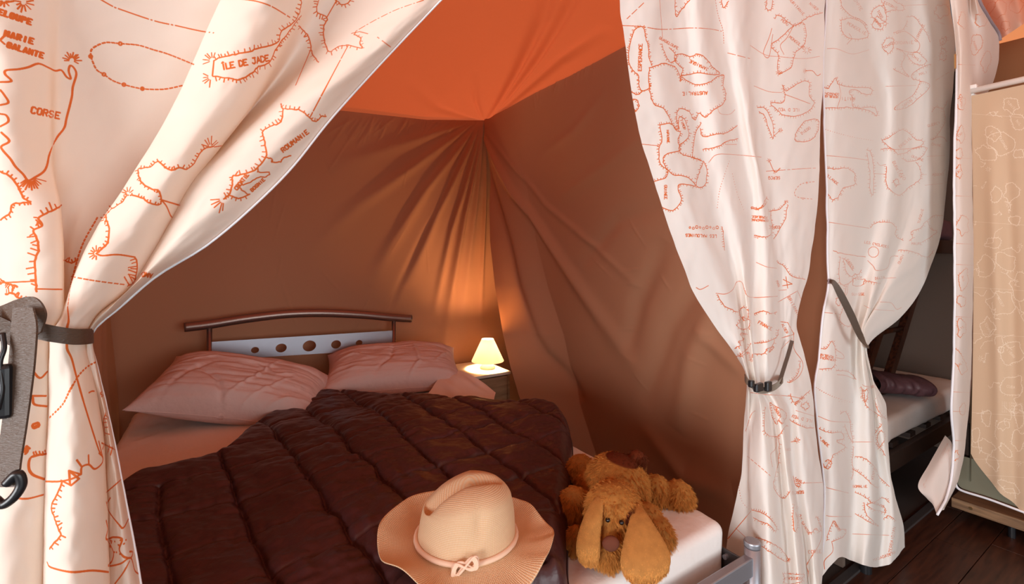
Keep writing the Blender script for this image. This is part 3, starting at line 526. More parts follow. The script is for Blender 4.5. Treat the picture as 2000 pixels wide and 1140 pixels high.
penR.burst(*p7((1020, 265))[0], 9, 0, 350, 10); penR.burst(*p7((870, 385))[0], 6, 0, 350, 8); penR.text('MAURITANIE', *p7((965, 32))[0], 5.5, 48, 1); penR.text('MONGOLIE', *p7((970, 225))[0], 5.5, 38, 1.1); penR.text('PERU', *p7((905, 118))[0], 5, 40, 1); penR.text('NIGER', *p7((1060, 35))[0], 5, 40, 1)
penR.coast(p7((810, -2), (805, 45), (830, 50), (840, 0)), side=1, **k); penR.burst(*p7((1010, 375))[0], 5, 0, 350, 8); penR.curve(p7((1010, 375), (1050, 375), (1075, 400), (1095, 390)), 1.1)
penR.coast(p7((890, 450), (910, 480), (960, 450), (1000, 430), (1035, 440), (1030, 500), (1060, 545), (1025, 590), (960, 615), (900, 610), (860, 580), (830, 545), (890, 545), (905, 500)), side=-1, closed=True, **k); penR.curve(p7((905, 500), (960, 520), (1040, 550)), .9); penR.text('ILE D YEU', *p7((925, 582))[0], 5.5, 182, 1.1)
penR.coast(p7((760, 568), (800, 575), (835, 640), (845, 730), (820, 690), (800, 620), (765, 590)), side=-1, **k); penR.burst(*p7((880, 690))[0], 5, 0, 350, 8); penR.line(p7((845, 720), (880, 690)), .8); penR.coast(p7((1010, 640), (1080, 635), (1075, 700), (1035, 745), (960, 745), (970, 690), (1010, 640)), side=1, **k); penR.text('DIEGO', *p7((1015, 690))[0], 5, -35, 1.1)
penR.burst(*p7((820, 850))[0], 5, 0, 350, 7); penR.curve(p7((820, 850), (850, 910), (880, 890)), 1.2); penR.burst(*p7((850, 912))[0], 4, 0, 350, 6); penR.line(p7((805, 907), (1000, 893), (1070, 890)), .8, (38, 3, 6, 3)); penR.text('SERCQ', *p7((845, 943))[0], 5.5, 180, 1.2)
penR.curve(p7((1060, 962), (990, 975), (955, 1020), (975, 1045), (1050, 1055)), .9, (4, 2.5)); penR.ring(*p7((1020, 968))[0], 1.6); penR.ring(*p7((1000, 1052))[0], 1.6); penR.coast(p7((725, 1095), (770, 1105), (800, 1060), (808, 1040)), side=1, **k); penR.coast(p7((820, 1120), (870, 1110), (895, 1090), (912, 1075)), side=-1, **k); penR.burst(*p7((912, 1072))[0], 5, 180, 360, 6)
penR.coast(p8((760, 15), (790, 25), (830, 10), (850, -20)), side=-1, **k); penR.text('REPUBLIQUE', *p8((808, 68))[0], 4.2, 183, 1.1, .62); penR.text('DOMINICAINE', *p8((808, 86))[0], 4.2, 183, 1.1, .6); penR.coast(p8((780, 168), (830, 178), (875, 155), (870, 30)), side=1, **k); penR.coast(p8((965, 0), (945, 90), (885, 190)), side=1, **k); penR.text('CORSE', *p8((890, 124))[0], 5, 180, 1.2); penR.text('LES MALOUINES', *p8((480, 172))[0], 5.5, 182, 1.2)
for j in range(9): penR.ring(*p8((420+j*19, 126+4*math.sin(j*2)))[0], 1.6+(j % 3)*.5, 1)
penR.coast(p8((600, 120), (610, 190), (612, 255)), side=1, **k); penR.coast(p8((905, 312), (950, 350), (985, 395), (1065, 415)), side=-1, **k)
penR.line(p8((955, 400), (965, 465)), 1.1); penR.line(p8((940, 415), (990, 440), (935, 450)), 1.1); penR.text('MAN', *p8((912, 440))[0], 5, 70, 1.1); penR.curve(p8((790, 320), (850, 345), (905, 352)), .7); penR.line(p8((915, 475), (960, 472)), .7); penR.line(p8((912, 540), (1020, 478), (1042, 530)), .8); penR.text('BRITANNIE', *p8((1003, 570))[0], 6, 62, 1.1)
penR.curve(p8((455, 460), (480, 470), (525, 448)), .9); penR.curve(p8((565, 492), (620, 495), (660, 470), (680, 430), (710, 432), (735, 500), (780, 515), (910, 508)), .8)
penR.coast(p8((570, 500), (610, 560), (650, 580), (690, 600)), side=1, **k); penR.isle(*p8((725, 610))[0], 9, 14, 0, seed=4); penR.isle(*p8((720, 660))[0], 12, 10, 0, seed=5); penR.coast(p8((780, 605), (830, 590), (870, 605), (905, 595)), side=1, **k); penR.text('FRANCE', *p8((842, 672))[0], 6, 28, 1.2)
penR.coast(p8((780, 770), (830, 765), (900, 740), (915, 690)), side=-1, **k); penR.coast(p8((670, 800), (700, 780), (690, 760), (720, 750), (700, 715), (740, 720)), side=1, **k); penR.coast(p8((700, 845), (750, 820), (760, 870), (770, 830), (830, 830), (850, 800), (890, 790), (860, 820), (895, 750)), side=1, **k); penR.coast(p8((670, 850), (700, 835), (740, 800), (760, 770)), side=-1, **k)
penR.line(p8((925, 650), (965, 655), (1000, 720), (930, 740)), 1); penR.text('ALGER', *p8((950, 690))[0], 5, 62, 1.1); penR.curve(p8((1000, 710), (1000, 800), (1040, 860), (1050, 900), (1030, 950), (985, 985), (960, 985)), 1); penR.coast(p8((1035, 870), (1020, 940), (970, 990)), side=1, **k); penR.curve(p8((930, 800), (960, 770), (990, 740)), .8)
# lower half of this curtain
penR.curve(q3((190, 75), (260, 85), (400, 95), (480, 110)), .8); penR.coast(q3((270, 160), (265, 230), (270, 300), (335, 320), (380, 265), (395, 260)), side=1, **k); penR.coast(q3((295, 135), (305, 200), (330, 250), (345, 230), (365, 250), (385, 190), (300, 135)), side=-1, **k); penR.text('GABON', *q3((340, 185))[0], 5.5, 55, 1.1)
penR.curve(q3((335, 320), (325, 390), (300, 420), (310, 490)), .9); penR.coast(q3((345, 310), (345, 440), (320, 560), (320, 610), (370, 665), (410, 620)), side=-1, **k); penR.coast(q3((410, 80), (430, 130), (490, 90), (520, 60)), side=1, **k); penR.text('MALTE', *q3((460, 118))[0], 5.5, -45, 1.2); penR.isle(*q3((495, 150))[0], 8, 7, 0, seed=9); penR.coast(q3((405, 225), (440, 250), (500, 270), (545, 270)), side=-1, **k); penR.text('ILE D YEU', *q3((475, 222))[0], 5.5, 195, 1.1)
penR.burst(*q3((445, 340))[0], 6, 0, 350, 9); penR.line(q3((410, 350), (445, 345)), .9); penR.text('SRI', *q3((393, 392))[0], 5, 180, 1.1); penR.curve(q3((440, 175), (555, 210), (600, 225)), .7); penR.curve(q3((160, 290), (190, 200), (215, 175)), .7); penR.curve(q3((170, 430), (230, 480), (300, 540)), .8, (6, 3)); penR.curve(q3((120, 590), (140, 680), (190, 735)), .8, (1.2, 4)); penR.line(q3((190, 735), (60, 890)), .9); penR.line(q3((105, 830), (160, 880)), .7)
penR.burst(*q3((430, 560))[0], 7, 0, 350, 9); penR.burst(*q3((455, 590))[0], 6, 0, 350, 9); penR.curve(q3((425, 540), (440, 590), (465, 600)), 1.1); penR.text('SERCQ', *q3((450, 632))[0], 5.5, 176, 1.3); penR.line(q3((440, 580), (590, 575)), .8); penR.text('BALI', *q3((470, 570))[0], 5, 20, 1)
penR.coast(q3((195, 730), (250, 745), (300, 780), (335, 830), (320, 845), (290, 810), (240, 790), (200, 770)), side=-1, **k); penR.coast(q3((220, 880), (300, 910), (360, 950), (395, 1000), (380, 1015), (310, 970), (250, 930)), side=1, **k); penR.burst(*q3((395, 1005))[0], 6, -40, 120, 6)
penR.coast(q3((430, 700), (425, 780), (435, 850), (450, 800), (440, 740)), side=1, **k); penR.ring(*q3((448, 715))[0], 2); penR.ring(*q3((462, 760))[0], 2.4); penR.text('LES SAINTES', *q3((485, 810))[0], 4.8, 60, 1); penR.coast(q3((560, 770), (570, 800), (575, 850), (550, 830), (530, 850), (500, 855)), side=-1, **k); penR.curve(q3((575, 800), (585, 860), (570, 920), (520, 1000), (500, 1040), (510, 1080), (500, 1135)), 1); penR.text('CORSE', *q3((548, 960))[0], 6.2, -3, 1.2); penR.burst(*q3((558, 772))[0], 4, 180, 360, 5)
penR.isle(*q3((420, 1110))[0], 23, 11, 0, 'BORDEAUX', 180, 5, 3)
imB = print_image('map_print_middle', PB, penR, 1900, 2500, .0022)
M['curtB'] = printed('map_print_cloth_middle', (.95, .92, .87), (.80, .17, .03), imB, .30, (.98, .91, .83))
tB = grid_obj('tied_curtain', PB, M['curtB']); tag(tB, 'cream map print curtain beside the bed foot post, gathered low by a black buckle', 'curtain')
penC = Pen(8); penC.tw = .8
penC.coast(q1((120, -5), (130, 40), (180, 90), (230, 110), (270, 140)), side=1, **k); penC.text('EGYPTE', *q1((215, 22))[0], 6, 58, 1); penC.coast(q1((120, 115), (165, 100), (220, 115), (255, 150), (270, 205), (180, 215), (130, 180)), side=-1, closed=True, **k); penC.text('MONGOLIE', *q1((212, 158))[0], 6.3, 30, 1.1); penC.curve(q1((155, 245), (180, 212), (165, 185)), .9)
penC.curve(q1((45, 270), (100, 272), (180, 300), (250, 285), (280, 275)), .7); penC.coast(q1((25, 485), (50, 490), (90, 435), (110, 470), (200, 485), (285, 490), (290, 520), (260, 525), (200, 500), (165, 510), (185, 545), (185, 590), (235, 605)), side=-1, **k); penC.curve(q1((110, 470), (120, 530), (100, 600)), .9); penC.coast(q1((25, 600), (100, 600), (160, 598), (235, 605), (290, 620), (320, 645), (310, 600), (235, 598)), side=1, **k)
penC.text('REPUBLIQUE', *q1((60, 537))[0], 4.4, 183, 1.2, .62); penC.text('DOMINICAINE', *q1((60, 522))[0], 4.4, 183, 1.2, .58); penC.text('HAITI', *q1((158, 550))[0], 6.5, 180, 1.3); penC.curve(q1((35, 720), (100, 740), (200, 765), (300, 782)), .8, (1.5, 3)); penC.curve(q1((35, 865), (150, 875), (270, 890)), .8)
penC.coast(q1((45, 935), (80, 940), (150, 935), (180, 950), (200, 970), (195, 1000), (200, 1025), (130, 1050), (110, 1090), (75, 1110), (50, 1080)), side=-1, **k); penC.text('HOLLANDE', *q1((70, 995))[0], 5, 40, 1.1); penC.coast(q1((265, 835), (290, 850), (300, 920), (305, 1000), (300, 1080), (285, 1060), (280, 950), (265, 850)), side=-1, **k)
penC.isle(*q1((330, 130))[0], 14, 12, 30, 'OMAN', 50, 5, 3); penC.isle(*q1((385, 250))[0], 12, 14, 20, 'TCHAD', -30, 5, 11); penC.coast(q1((485, 90), (530, 95), (560, 130), (600, 190), (620, 240)), side=-1, **k); penC.coast(q1((415, 180), (470, 160), (490, 110)), side=1, **k); penC.curve(q1((430, 185), (480, 175), (540, 220), (560, 250), (545, 285), (500, 290), (430, 270)), 1); penC.text('BIRMANIE', *q1((560, 180))[0], 5.5, -65, 1.1); penC.text('JORDANIE', *q1((468, 236))[0], 6, -2, 1.1)
penC.coast(q1((430, 270), (460, 280), (480, 310), (460, 350), (470, 390), (500, 425), (460, 410), (410, 380)), side=1, **k); penC.isle(*q1((545, 325))[0], 18, 9, 30, 'CHILI', 35, 5, 5); penC.coast(q1((625, 355), (580, 370), (520, 410), (520, 440), (560, 450), (545, 490), (520, 530), (430, 590), (425, 610), (500, 590), (610, 490), (600, 460), (560, 450)), side=-1, **k); penC.text('MALI', *q1((580, 405))[0], 5, -20, 1); penC.text('JAPON', *q1((490, 573))[0], 5.5, -35, 1.1); penC.line(q1((370, 480), (540, 475)), .7); penC.line(q1((650, 445), (740, 390)), .8, (8, 3))
penC.coast(q1((350, 780), (390, 765), (440, 730), (480, 725), (530, 770), (580, 790), (540, 820), (420, 830), (370, 800)), side=-1, closed=True, **k); penC.text('BRESIL', *q1((480, 790))[0], 5.8, -40, 1.2); penC.coast(q1((345, 830), (400, 825), (450, 860), (540, 820), (600, 825), (560, 880), (500, 900), (460, 880)), side=1, **k); penC.text('GUYANE', *q1((550, 880))[0], 5, 20, 1.1)
penC.coast(q1((375, 925), (370, 1000), (390, 1050), (450, 1085), (500, 1040), (560, 1000), (565, 950), (540, 900)), side=1, **k); penC.text('BURKINA', *q1((437, 945))[0], 6, 65, 1.2); penC.text('FASO', *q1((465, 975))[0], 6, 65, 1.2); penC.isle(*q1((430, 1015))[0], 5, 7, 0, seed=8); penC.line(q1((310, 965), (375, 970)), .7); penC.line(q1((560, 975), (600, 970)), .7); penC.curve(q1((370, 915), (340, 920), (320, 900)), .8)
penC.isle(*q1((340, 80))[0], 15, 18, 10, 'TOGO', 60, 5, 21); penC.isle(*q1((400, 30))[0], 22, 12, 20, 'ESTONIE', 25, 5, 22); penC.isle(*q1((680, 60))[0], 14, 13, 0, None, seed=24); penC.isle(*q1((690, 300))[0], 6, 13, 5, 'FIDJI', 80, 5, 25); penC.isle(*q1((690, 230))[0], 5, 10, 30, 'BAY', -50, 5, 26); penC.line(q1((460, 30), (600, 25)), .7); penC.line(q1((640, 115), (700, 135)), .7)
penC.coast(q1((630, 620), (650, 595), (690, 605), (715, 560)), side=-1, **k); penC.coast(q1((690, 605), (700, 680), (650, 760), (630, 780)), side=1, **k); penC.text('QUERCY', *q1((640, 690))[0], 5, -15, 1.1); penC.coast(q1((625, 775), (680, 760), (715, 790)), side=-1, **k); penC.text('CHINE', *q1((655, 805))[0], 4.6, 10, 1); penC.line(q1((600, 870), (700, 865)), .7); penC.curve(q1((640, 980), (680, 965), (705, 940)), .8); penC.text('ARGENT', *q1((665, 970))[0], 4.6, 0, 1); penC.line(q1((590, 1030), (690, 1020)), .7)
penC.line(q2((45, 95), (280, 130)), .8); penC.coast(q2((285, 130), (300, 110), (340, 95), (400, 100), (430, 130)), side=-1, **k); penC.coast(q2((430, 130), (425, 170), (470, 200)), side=-1, **k); penC.text('LES CYCLADES', *q2((322, 220))[0], 4.8, 12, 1.1); penC.ring(*q2((302, 262))[0], 10.5, .9); penC.coast(q2((75, 255), (110, 265), (150, 275), (260, 288)), side=1, tick=1.5, gap=6)
penC.coast(q2((115, 290), (115, 430), (160, 440), (200, 405), (240, 400)), side=1, **k); penC.coast(q2((135, 300), (150, 370), (180, 400), (200, 385), (215, 390), (240, 360)), side=1, **k); penC.coast(q2((140, 300), (190, 370)), side=-1, **k); penC.text('GABON', *q2((175, 330))[0], 5.3, 55, 1.2); penC.isle(*q2((215, 430))[0], 14, 8, 0, seed=3, tick=0); penC.curve(q2((160, 440), (155, 490), (140, 510)), .9); penC.coast(q2((150, 450), (135, 560), (115, 640), (160, 678), (180, 660)), side=1, **k); penC.text('SUISSE', *q2((218, 496))[0], 5, 0, 1.1)
penC.isle(*q2((105, 540))[0], 4, 9, 0, seed=6, tick=0); penC.line(q2((20, 598), (95, 605)), .8, (20, 4)); penC.coast(q2((0, 795), (40, 800), (68, 760), (88, 800), (80, 900), (0, 915)), side=-1, **k); penC.curve(q2((90, 805), (130, 830), (135, 855), (90, 850)), .9); penC.text('REPUBLIQUE', *q2((35, 840))[0], 4.4, 190, 1.2, .62); penC.text('DOMINICAINE', *q2((38, 856))[0], 4.4, 190, 1.2, .58); penC.coast(q2((95, 922), (150, 925), (190, 950), (195, 970)), side=-1, **k); penC.curve(q2((100, 945), (150, 950), (195, 970)), .9); penC.curve(q2((0, 1030), (80, 1070), (180, 1098)), .7, (1.5, 3))
penC.coast(q2((500, 200), (520, 180), (510, 150), (560, 130), (600, 90), (640, 60), (690, 60)), side=1, **k); penC.coast(q2((600, 90), (620, 130), (655, 150), (600, 190), (570, 210)), side=-1, **k); penC.text('TURQUIE', *q2((565, 60))[0], 5, -75, 1.1); penC.text('MAURE', *q2((545, 215))[0], 4.8, 0, 1.1); penC.curve(q2((270, 310), (300, 340), (320, 365), (380, 350), (400, 290), (440, 285)), .9); penC.coast(q2((440, 250), (520, 260), (600, 290), (640, 250)), side=1, **k); penC.text('DELTA', *q2((340, 405))[0], 4.6, -8, 1.1); penC.line(q2((320, 410), (430, 405)), .7); penC.text('OUADI', *q2((455, 300))[0], 4.8, -65, 1); penC.coast(q2((262, 425), (300, 430), (345, 438)), side=1, **k)
penC.curve(q2((340, 540), (400, 545), (430, 580), (460, 570)), .9); penC.curve(q2((250, 560), (300, 580), (420, 590)), .7); penC.curve(q2((240, 1000), (260, 1010), (310, 1005)), .9); penC.isle(*q2((255, 1060))[0], 7, 12, 0, seed=31); penC.line(q2((300, 1100), (340, 1040)), .8, (1.2, 2))
penC.curve(q3((540, 40), (620, 85), (700, 115)), .8, (1.5, 3)); penC.curve(q3((680, 125), (760, 130)), .7, (1.2, 4)); penC.coast(q3((690, 195), (715, 180), (740, 230), (745, 290), (760, 350), (740, 330), (710, 250)), side=-1, **k); penC.curve(q3((560, 205), (640, 235), (750, 240)), .8); penC.coast(q3((560, 270), (600, 290), (640, 300), (690, 295), (705, 330), (665, 345), (710, 370), (700, 395), (650, 420), (630, 460), (600, 490), (585, 440)), side=-1, **k); penC.text('IRLANDE', *q3((592, 345))[0], 5.3, 42, 1.2)
penC.coast(q3((540, 410), (545, 350), (560, 300)), side=1, **k); penC.coast(q3((600, 460), (620, 450), (640, 470), (620, 500), (590, 490)), side=1, **k); penC.line(q3((610, 605), (735, 635)), .8); penC.line(q3((755, 350), (870, 350)), .7); penC.coast(q3((770, 430), (820, 440), (880, 490), (910, 550), (960, 600)), side=1, **k); penC.coast(q3((755, 500), (800, 530), (870, 590), (900, 610)), side=-1, **k); penC.text('KENYA', *q3((872, 525))[0], 5.3, -80, 1.2); penC.text('SOMALIE', *q3((798, 597))[0], 4.8, 0, 1.1)
penC.coast(q3((800, 40), (820, 80), (830, 140), (870, 180), (940, 220), (900, 180), (880, 130)), side=1, **k); penC.text('OMAN', *q3((860, 45))[0], 4.8, -10, 1.1); penC.coast(q3((920, 250), (890, 290), (870, 340), (900, 370), (940, 430)), side=1, **k); penC.isle(*q3((915, 330))[0], 8, 14, 0, seed=41); penC.coast(q3((770, 630), (830, 660), (870, 690), (920, 660), (960, 690)), side=-1, **k); penC.coast(q3((820, 690), (830, 750), (870, 790), (900, 820), (840, 790), (770, 750)), side=1, **k); penC.text('CONGO', *q3((905, 700))[0], 5, 25, 1.1); penC.isle(*q3((895, 715))[0], 20, 7, 20, seed=43)
penC.line(q3((755, 862), (960, 870)), .7); penC.curve(q3((610, 760), (640, 765), (750, 765)), .8); penC.coast(q3((610, 900), (620, 860), (650, 790), (680, 830), (720, 840), (700, 880), (640, 905)), side=1, **k); penC.text('GABON', *q3((670, 820))[0], 5, 55, 1.1); penC.curve(q3((640, 905), (645, 960), (600, 1010), (600, 1060)), .9); penC.coast(q3((760, 380), (755, 450), (760, 520), (750, 560)), side=1, **k); penC.text('AZERBAIDJAN', *q3((975, 900))[0], 6, -80, 1); penC.text('MADAGASCAR', *q3((935, 985))[0], 5.5, -20, 1); penC.coast(q3((930, 780), (960, 760), (1000, 790)), side=1, **k)
imC = print_image('map_print_right', PC, penC, 1900, 2500, .0023)
M['curtC'] = printed('map_print_cloth_right', (.95, .92, .87), (.80, .17, .03), imC, .30, (.98, .88, .78))
tC = grid_obj('tied_curtain', PC, M['curtC']); tag(tC, 'cream map print curtain before the bunk bed, tied with a slanting brown strap', 'curtain')
penD = Pen(12); penD.tw = .62
for x, y, rx, ry, r, t, tr in [(1878, 200, 9, 14, 0, 'PEROU', 80), (1876, 262, 8, 16, 10, 'CAP', -30), (1873, 300, 8, 10, 0, None, 0), (1872, 335, 7, 14, 0, 'LAC', -40), (1880, 440, 13, 18, 0, None, 0), (1882, 545, 9, 20, 5, 'NIL', 70), (1878, 588, 9, 10, 0, None, 0), (1878, 640, 9, 16, 0, 'LYS', -30), (1876, 710, 9, 26, -20, 'BALI', -40), (1880, 800, 6, 14, 0, None, 0), (1866, 890, 8, 10, 0, None, 0), (1905, 90, 13, 22, 10, 'PARMA', 70), (1915, 40, 12, 16, 0, None, 0), (1925, 120, 9, 20, 10, None, 0), (1880, 40, 8, 16, 0, None, 0)]:
    penD.isle(x, y, rx, ry, r, t, tr, 4.6, tick=2.6)
for y in (125, 308, 382, 475, 516, 618, 765, 803, 860): penD.line([(1862, y), (1905, y+2)], .7)
imD = print_image('map_print_strip', PD, penD, 900, 2200, .0026)
M['curtD'] = printed('map_print_cloth_strip', (.86, .76, .70), (.80, .24, .08), imD)
tD = grid_obj('zipped_curtain', PD, M['curtD']); tag(tD, 'narrow cream map print curtain strip edged by a white zip beside the beige wardrobe', 'curtain')
# zip piping along the strip's free edge, slider at its top
i0 = 26+int(240*(110+60)/1063)
tube('zip_edge', [p+np.array([-.002, -.004, 0]) for p in PD[i0::3, 0]], .0042, M['cord'], tD, n=8)
tube('zip_edge', [p+np.array([-.002, -.003, 0]) for p in PC[26::3, 0]], .0032, M['cord'], tC, n=8)
z0 = on_y(1865, 108, .598); boxo('zip_pull', (z0[0]-.005, z0[0]+.005, .594, .600, z0[2]-.055, z0[2]+.004), M['brass'], tD, bevel=.002)
tube('hem', [p+np.array([0, -.003, 0]) for p in PL[::3, -1]], .0011, M['cord'], tL, n=8)
tube('seam', [p+np.array([.0, -.004, 0]) for p in PD[26:26+34:2, -1]], .006, M['zip'], tD, n=8)
# back flap of the strip, folded under near the floor
fp = [[on_y(a, b, y-.095) for a, b, y in row] for row in [[(1846, 850, .74), (1856, 860, .715), (1860, 868, .702)], [(1815, 905, .76), (1838, 905, .725), (1857, 915, .702)], [(1793, 948, .77), (1822, 950, .73), (1848, 962, .702)], [(1812, 975, .74), (1822, 985, .72), (1829, 1002, .702)]]]
G = np.array(fp); Gs = np.array([smooth_curve(r, 12) for r in G]); Gs = np.array([smooth_curve(Gs[:, j], 12) for j in range(Gs.shape[1])]); grid_obj('folded_flap', Gs, M['curtD'], tD)
# swag at the top right, its orange glow put into the cloth colour
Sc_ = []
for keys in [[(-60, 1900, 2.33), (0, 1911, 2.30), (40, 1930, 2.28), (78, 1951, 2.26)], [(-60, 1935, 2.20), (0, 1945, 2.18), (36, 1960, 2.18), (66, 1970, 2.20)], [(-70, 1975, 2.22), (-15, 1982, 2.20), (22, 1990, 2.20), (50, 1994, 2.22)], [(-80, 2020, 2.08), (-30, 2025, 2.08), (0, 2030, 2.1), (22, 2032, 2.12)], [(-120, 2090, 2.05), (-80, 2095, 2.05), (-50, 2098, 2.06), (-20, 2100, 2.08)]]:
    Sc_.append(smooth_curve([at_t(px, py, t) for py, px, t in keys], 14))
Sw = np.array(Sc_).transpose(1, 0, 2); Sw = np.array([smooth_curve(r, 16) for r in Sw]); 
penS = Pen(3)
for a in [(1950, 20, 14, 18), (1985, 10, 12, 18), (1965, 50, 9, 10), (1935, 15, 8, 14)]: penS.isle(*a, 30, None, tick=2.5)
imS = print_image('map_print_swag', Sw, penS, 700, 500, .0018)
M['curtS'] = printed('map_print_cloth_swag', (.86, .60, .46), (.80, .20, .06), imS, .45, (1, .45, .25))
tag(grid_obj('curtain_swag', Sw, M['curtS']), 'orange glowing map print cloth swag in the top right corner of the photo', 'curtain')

# straps
def ribbon(name, pts, width, mat, parent=None, thick=.0016, n=10, axis=None):
    """pts: centre points; axis: width directions per point"""
    c = smooth_curve(pts, n); ax = smooth_curve(axis, n); ax /= np.linalg.norm(ax, axis=1)[:, None]
    w = np.interp(np.linspace(0, 1, len(c)), np.linspace(0, 1, len(width)), width) if hasattr(width, '__len__') else np.full(len(c), width)
    tn = np.gradient(c, axis=0); nm = np.cross(tn, ax); nm /= np.linalg.norm(nm, axis=1)[:, None]+1e-9
    V = []
    for s, q in ((-1, -1), (1, -1), (1, 1), (-1, 1)): V.append(c+ax*(w/2)[:, None]*s+nm*thick/2*q)
    V = np.stack(V, 1).reshape(-1, 3); Fc = []; m = len(c)
    for i in range(m-1):
        for k in range(4): Fc.append((i*4+k, i*4+(k+1) % 4, (i+1)*4+(k+1) % 4, (i+1)*4+k))
    Fc += [(3, 2, 1, 0), tuple((m-1)*4+k for k in range(4))]
    o = mesh_obj(name, V, Fc, mat, parent, smooth=False); return o
Y = lambda a, b, y: on_y(a, b, y)
tie = thing('curtain_tieback', Y(100, 655, .53), 'shiny brown webbing strap with a hanging end around the left curtain', 'strap')
v = np.array([0, 0, 1.])
ribbon('band', [Y(20, 640, .525), Y(70, 645, .52), (Y(100, 651, .515)), Y(140, 657, .52), Y(168, 657, .535), Y(181, 655, .575), Y(165, 652, .61), Y(100, 650, .625), Y(20, 645, .62)], .0135, M['strap'], tie, axis=[v+[0, 0, 0]]*9)
ribbon('loop', [Y(-40, 632, .53), Y(0, 622, .515), Y(30, 608, .505), Y(52, 598, .498), Y(66, 612, .495), Y(60, 640, .50), Y(52, 668, .50), Y(30, 655, .505), Y(-30, 628, .51)], .019, M['strap'], tie, axis=[v, v, v+.2*RGT, v*.6+RGT*.6, RGT, RGT, RGT*.6+v*.6, v, v])
ribbon('hanging_end', [Y(46, 600, .488), Y(48, 640, .484), Y(42, 720, .482), Y(30, 820, .482), Y(18, 905, .482), Y(14, 950, .482)], [.015, .019, .019, .018, .017, .017], M['strap'], tie, axis=[RGT]*6)
tube('cord', smooth_curve([Y(12, 945, .478), Y(34, 925, .476), Y(42, 945, .476), Y(28, 970, .476), Y(6, 985, .478), Y(-10, 975, .48)], 8), .0032, M['black'], tie, n=10)
tube('cord', smooth_curve([Y(5, 650, .488), Y(8, 680, .484), Y(0, 710, .482), Y(4, 760, .48), Y(-4, 800, .48)], 8), .0016, M['black'], tie, n=8)
bm = bmesh.new(); c = Y(-2, 765, .484); box(bm, c[0]-.007, c[0]+.007, c[1]-.004, c[1]+.004, c[2]-.02, c[2]+.02); bm_obj('buckle', bm, M['black'], tie, bevel=.003)
tie2 = thing('curtain_tieback', Y(1490, 750, .60), 'black plastic buckle on a dark strap around the curtain beside the bed foot', 'strap')
ribbon('band', [Y(1527, 738, .66), Y(1528, 742, .62), Y(1512, 756, .622), Y(1485, 762, .616), Y(1464, 748, .625), Y(1456, 740, .65), Y(1460, 735, .70), Y(1500, 735, .70)], .016, M['grey_strap'], tie2, axis=[v]*8)
ribbon('strap_end', [Y(1522, 748, .62), Y(1530, 722, .625), Y(1540, 690, .63), Y(1547, 665, .64)], .014, M['strap'], tie2, axis=[RGT*.5+np.array([0, 1, 0])]*4)
bm = bmesh.new()
for a, b2, w2, h2 in [(1481, 756, .030, .020), (1500, 754, .020, .024), (1467, 749, .014, .017)]:
    c = Y(a, b2, .610); box(bm, c[0]-w2/2, c[0]+w2/2, c[1]-.006, c[1]+.005, c[2]-h2/2, c[2]+h2/2)
bm_obj('buckle', bm, M['black'], tie2, bevel=.003)
tie3 = thing('curtain_tieback', Y(1655, 610, .66), 'olive brown strap slanting across the curtain in front of the bunk bed', 'strap')
ribbon('band', [Y(1616, 548, .675), Y(1628, 552, .655), Y(1642, 575, .645), Y(1662, 615, .64), Y(1680, 655, .642), Y(1692, 674, .66), Y(1697, 678, .70)], [.006, .016, .022, .024, .02, .012, .01], M['strap'], tie3, axis=[v, v*.9+RGT*.5, v*.4+RGT*.9, v*.3+RGT*.9, v*.5+RGT*.8, v, v])
boxo('stitched_tab', (*[Y(1619, 549, .672)[0]+d for d in (-.008, .006)], .668, .672, Y(1619, 549, .672)[2]-.008, Y(1619, 549, .672)[2]+.008), M['zip'], tie3)

# ================================================================== BED
XBL, XBR, YF, YHD, ZM = -.325, 1.10, .70, 2.60, .51
bed = thing('double_bed', (.39, 1.65, 0), 'double bed with a curved steel headboard and grey metal footboard under the tied curtains', 'bed')
def rbox_grid(name, b, mat, parent, r=.04, wrinkle=.003, seed=1, cell=.02, creases=()):
    """rounded box as one skin, finely divided, with cloth wrinkles"""
    x0, x1, y0, y1, z0, z1 = b; bm = bmesh.new(); box(bm, *b)
    bmesh.ops.bevel(bm, geom=bm.edges[:], offset=r, segments=5, affect='EDGES', profile=.5)
    for ax, lo, hi in ((0, x0+r, x1-r), (1, y0+r, y1-r), (2, z0+r, z1-r)):
        n = max(1, int((hi-lo)/cell)); no = [0, 0, 0]; no[ax] = 1
        for i in range(1, n):
            co = [0, 0, 0]; co[ax] = lo+(hi-lo)*i/n
            bmesh.ops.bisect_plane(bm, geom=bm.verts[:]+bm.edges[:]+bm.faces[:], plane_co=co, plane_no=no)
    bm.normal_update(); V = np.array([v.co[:] for v in bm.verts]); N = np.array([v.normal[:] for v in bm.verts])
    a = V[:, 0]+V[:, 2]*.7; c = V[:, 1]-V[:, 2]*.6; d = wrinkle*fbm(a*6+c*2, c*5-a*1.5, seed, 3)
    for pl, w, am in creases: dd, _, t = seg_dist(V[:, 0], V[:, 1]-(ZM-V[:, 2])*.9, pl); d += am*np.exp(-(dd/w)**2)*np.sin(PI*np.clip(t, .02, .98))**.5
    for i, v in enumerate(bm.verts): v.co += Vector(N[i]*d[i])
    return bm_obj(name, bm, mat, parent, smooth=True)
def pz(l, z=ZM): return [tuple(on_z(a, b, z)[:2]) for a, b in l]
cr = [(pz([(1240, 1010), (1330, 975), (1385, 985)]), .006, .004), (pz([(1250, 1035), (1320, 1000), (1380, 1002)]), .006, .005), (pz([(1260, 1050), (1330, 1020), (1395, 1010)]), .006, .004), (pz([(1110, 1120), (1160, 1095), (1230, 1088)]), .006, .004), (pz([(1110, 1140), (1170, 1115), (1215, 1110)]), .005, .003),
      (pz([(236, 880), (300, 850), (380, 850)]), .008, .004), (pz([(240, 810), (280, 850), (330, 905)]), .006, .003), (pz([(290, 800), (330, 860), (340, 890)]), .006, .003)]
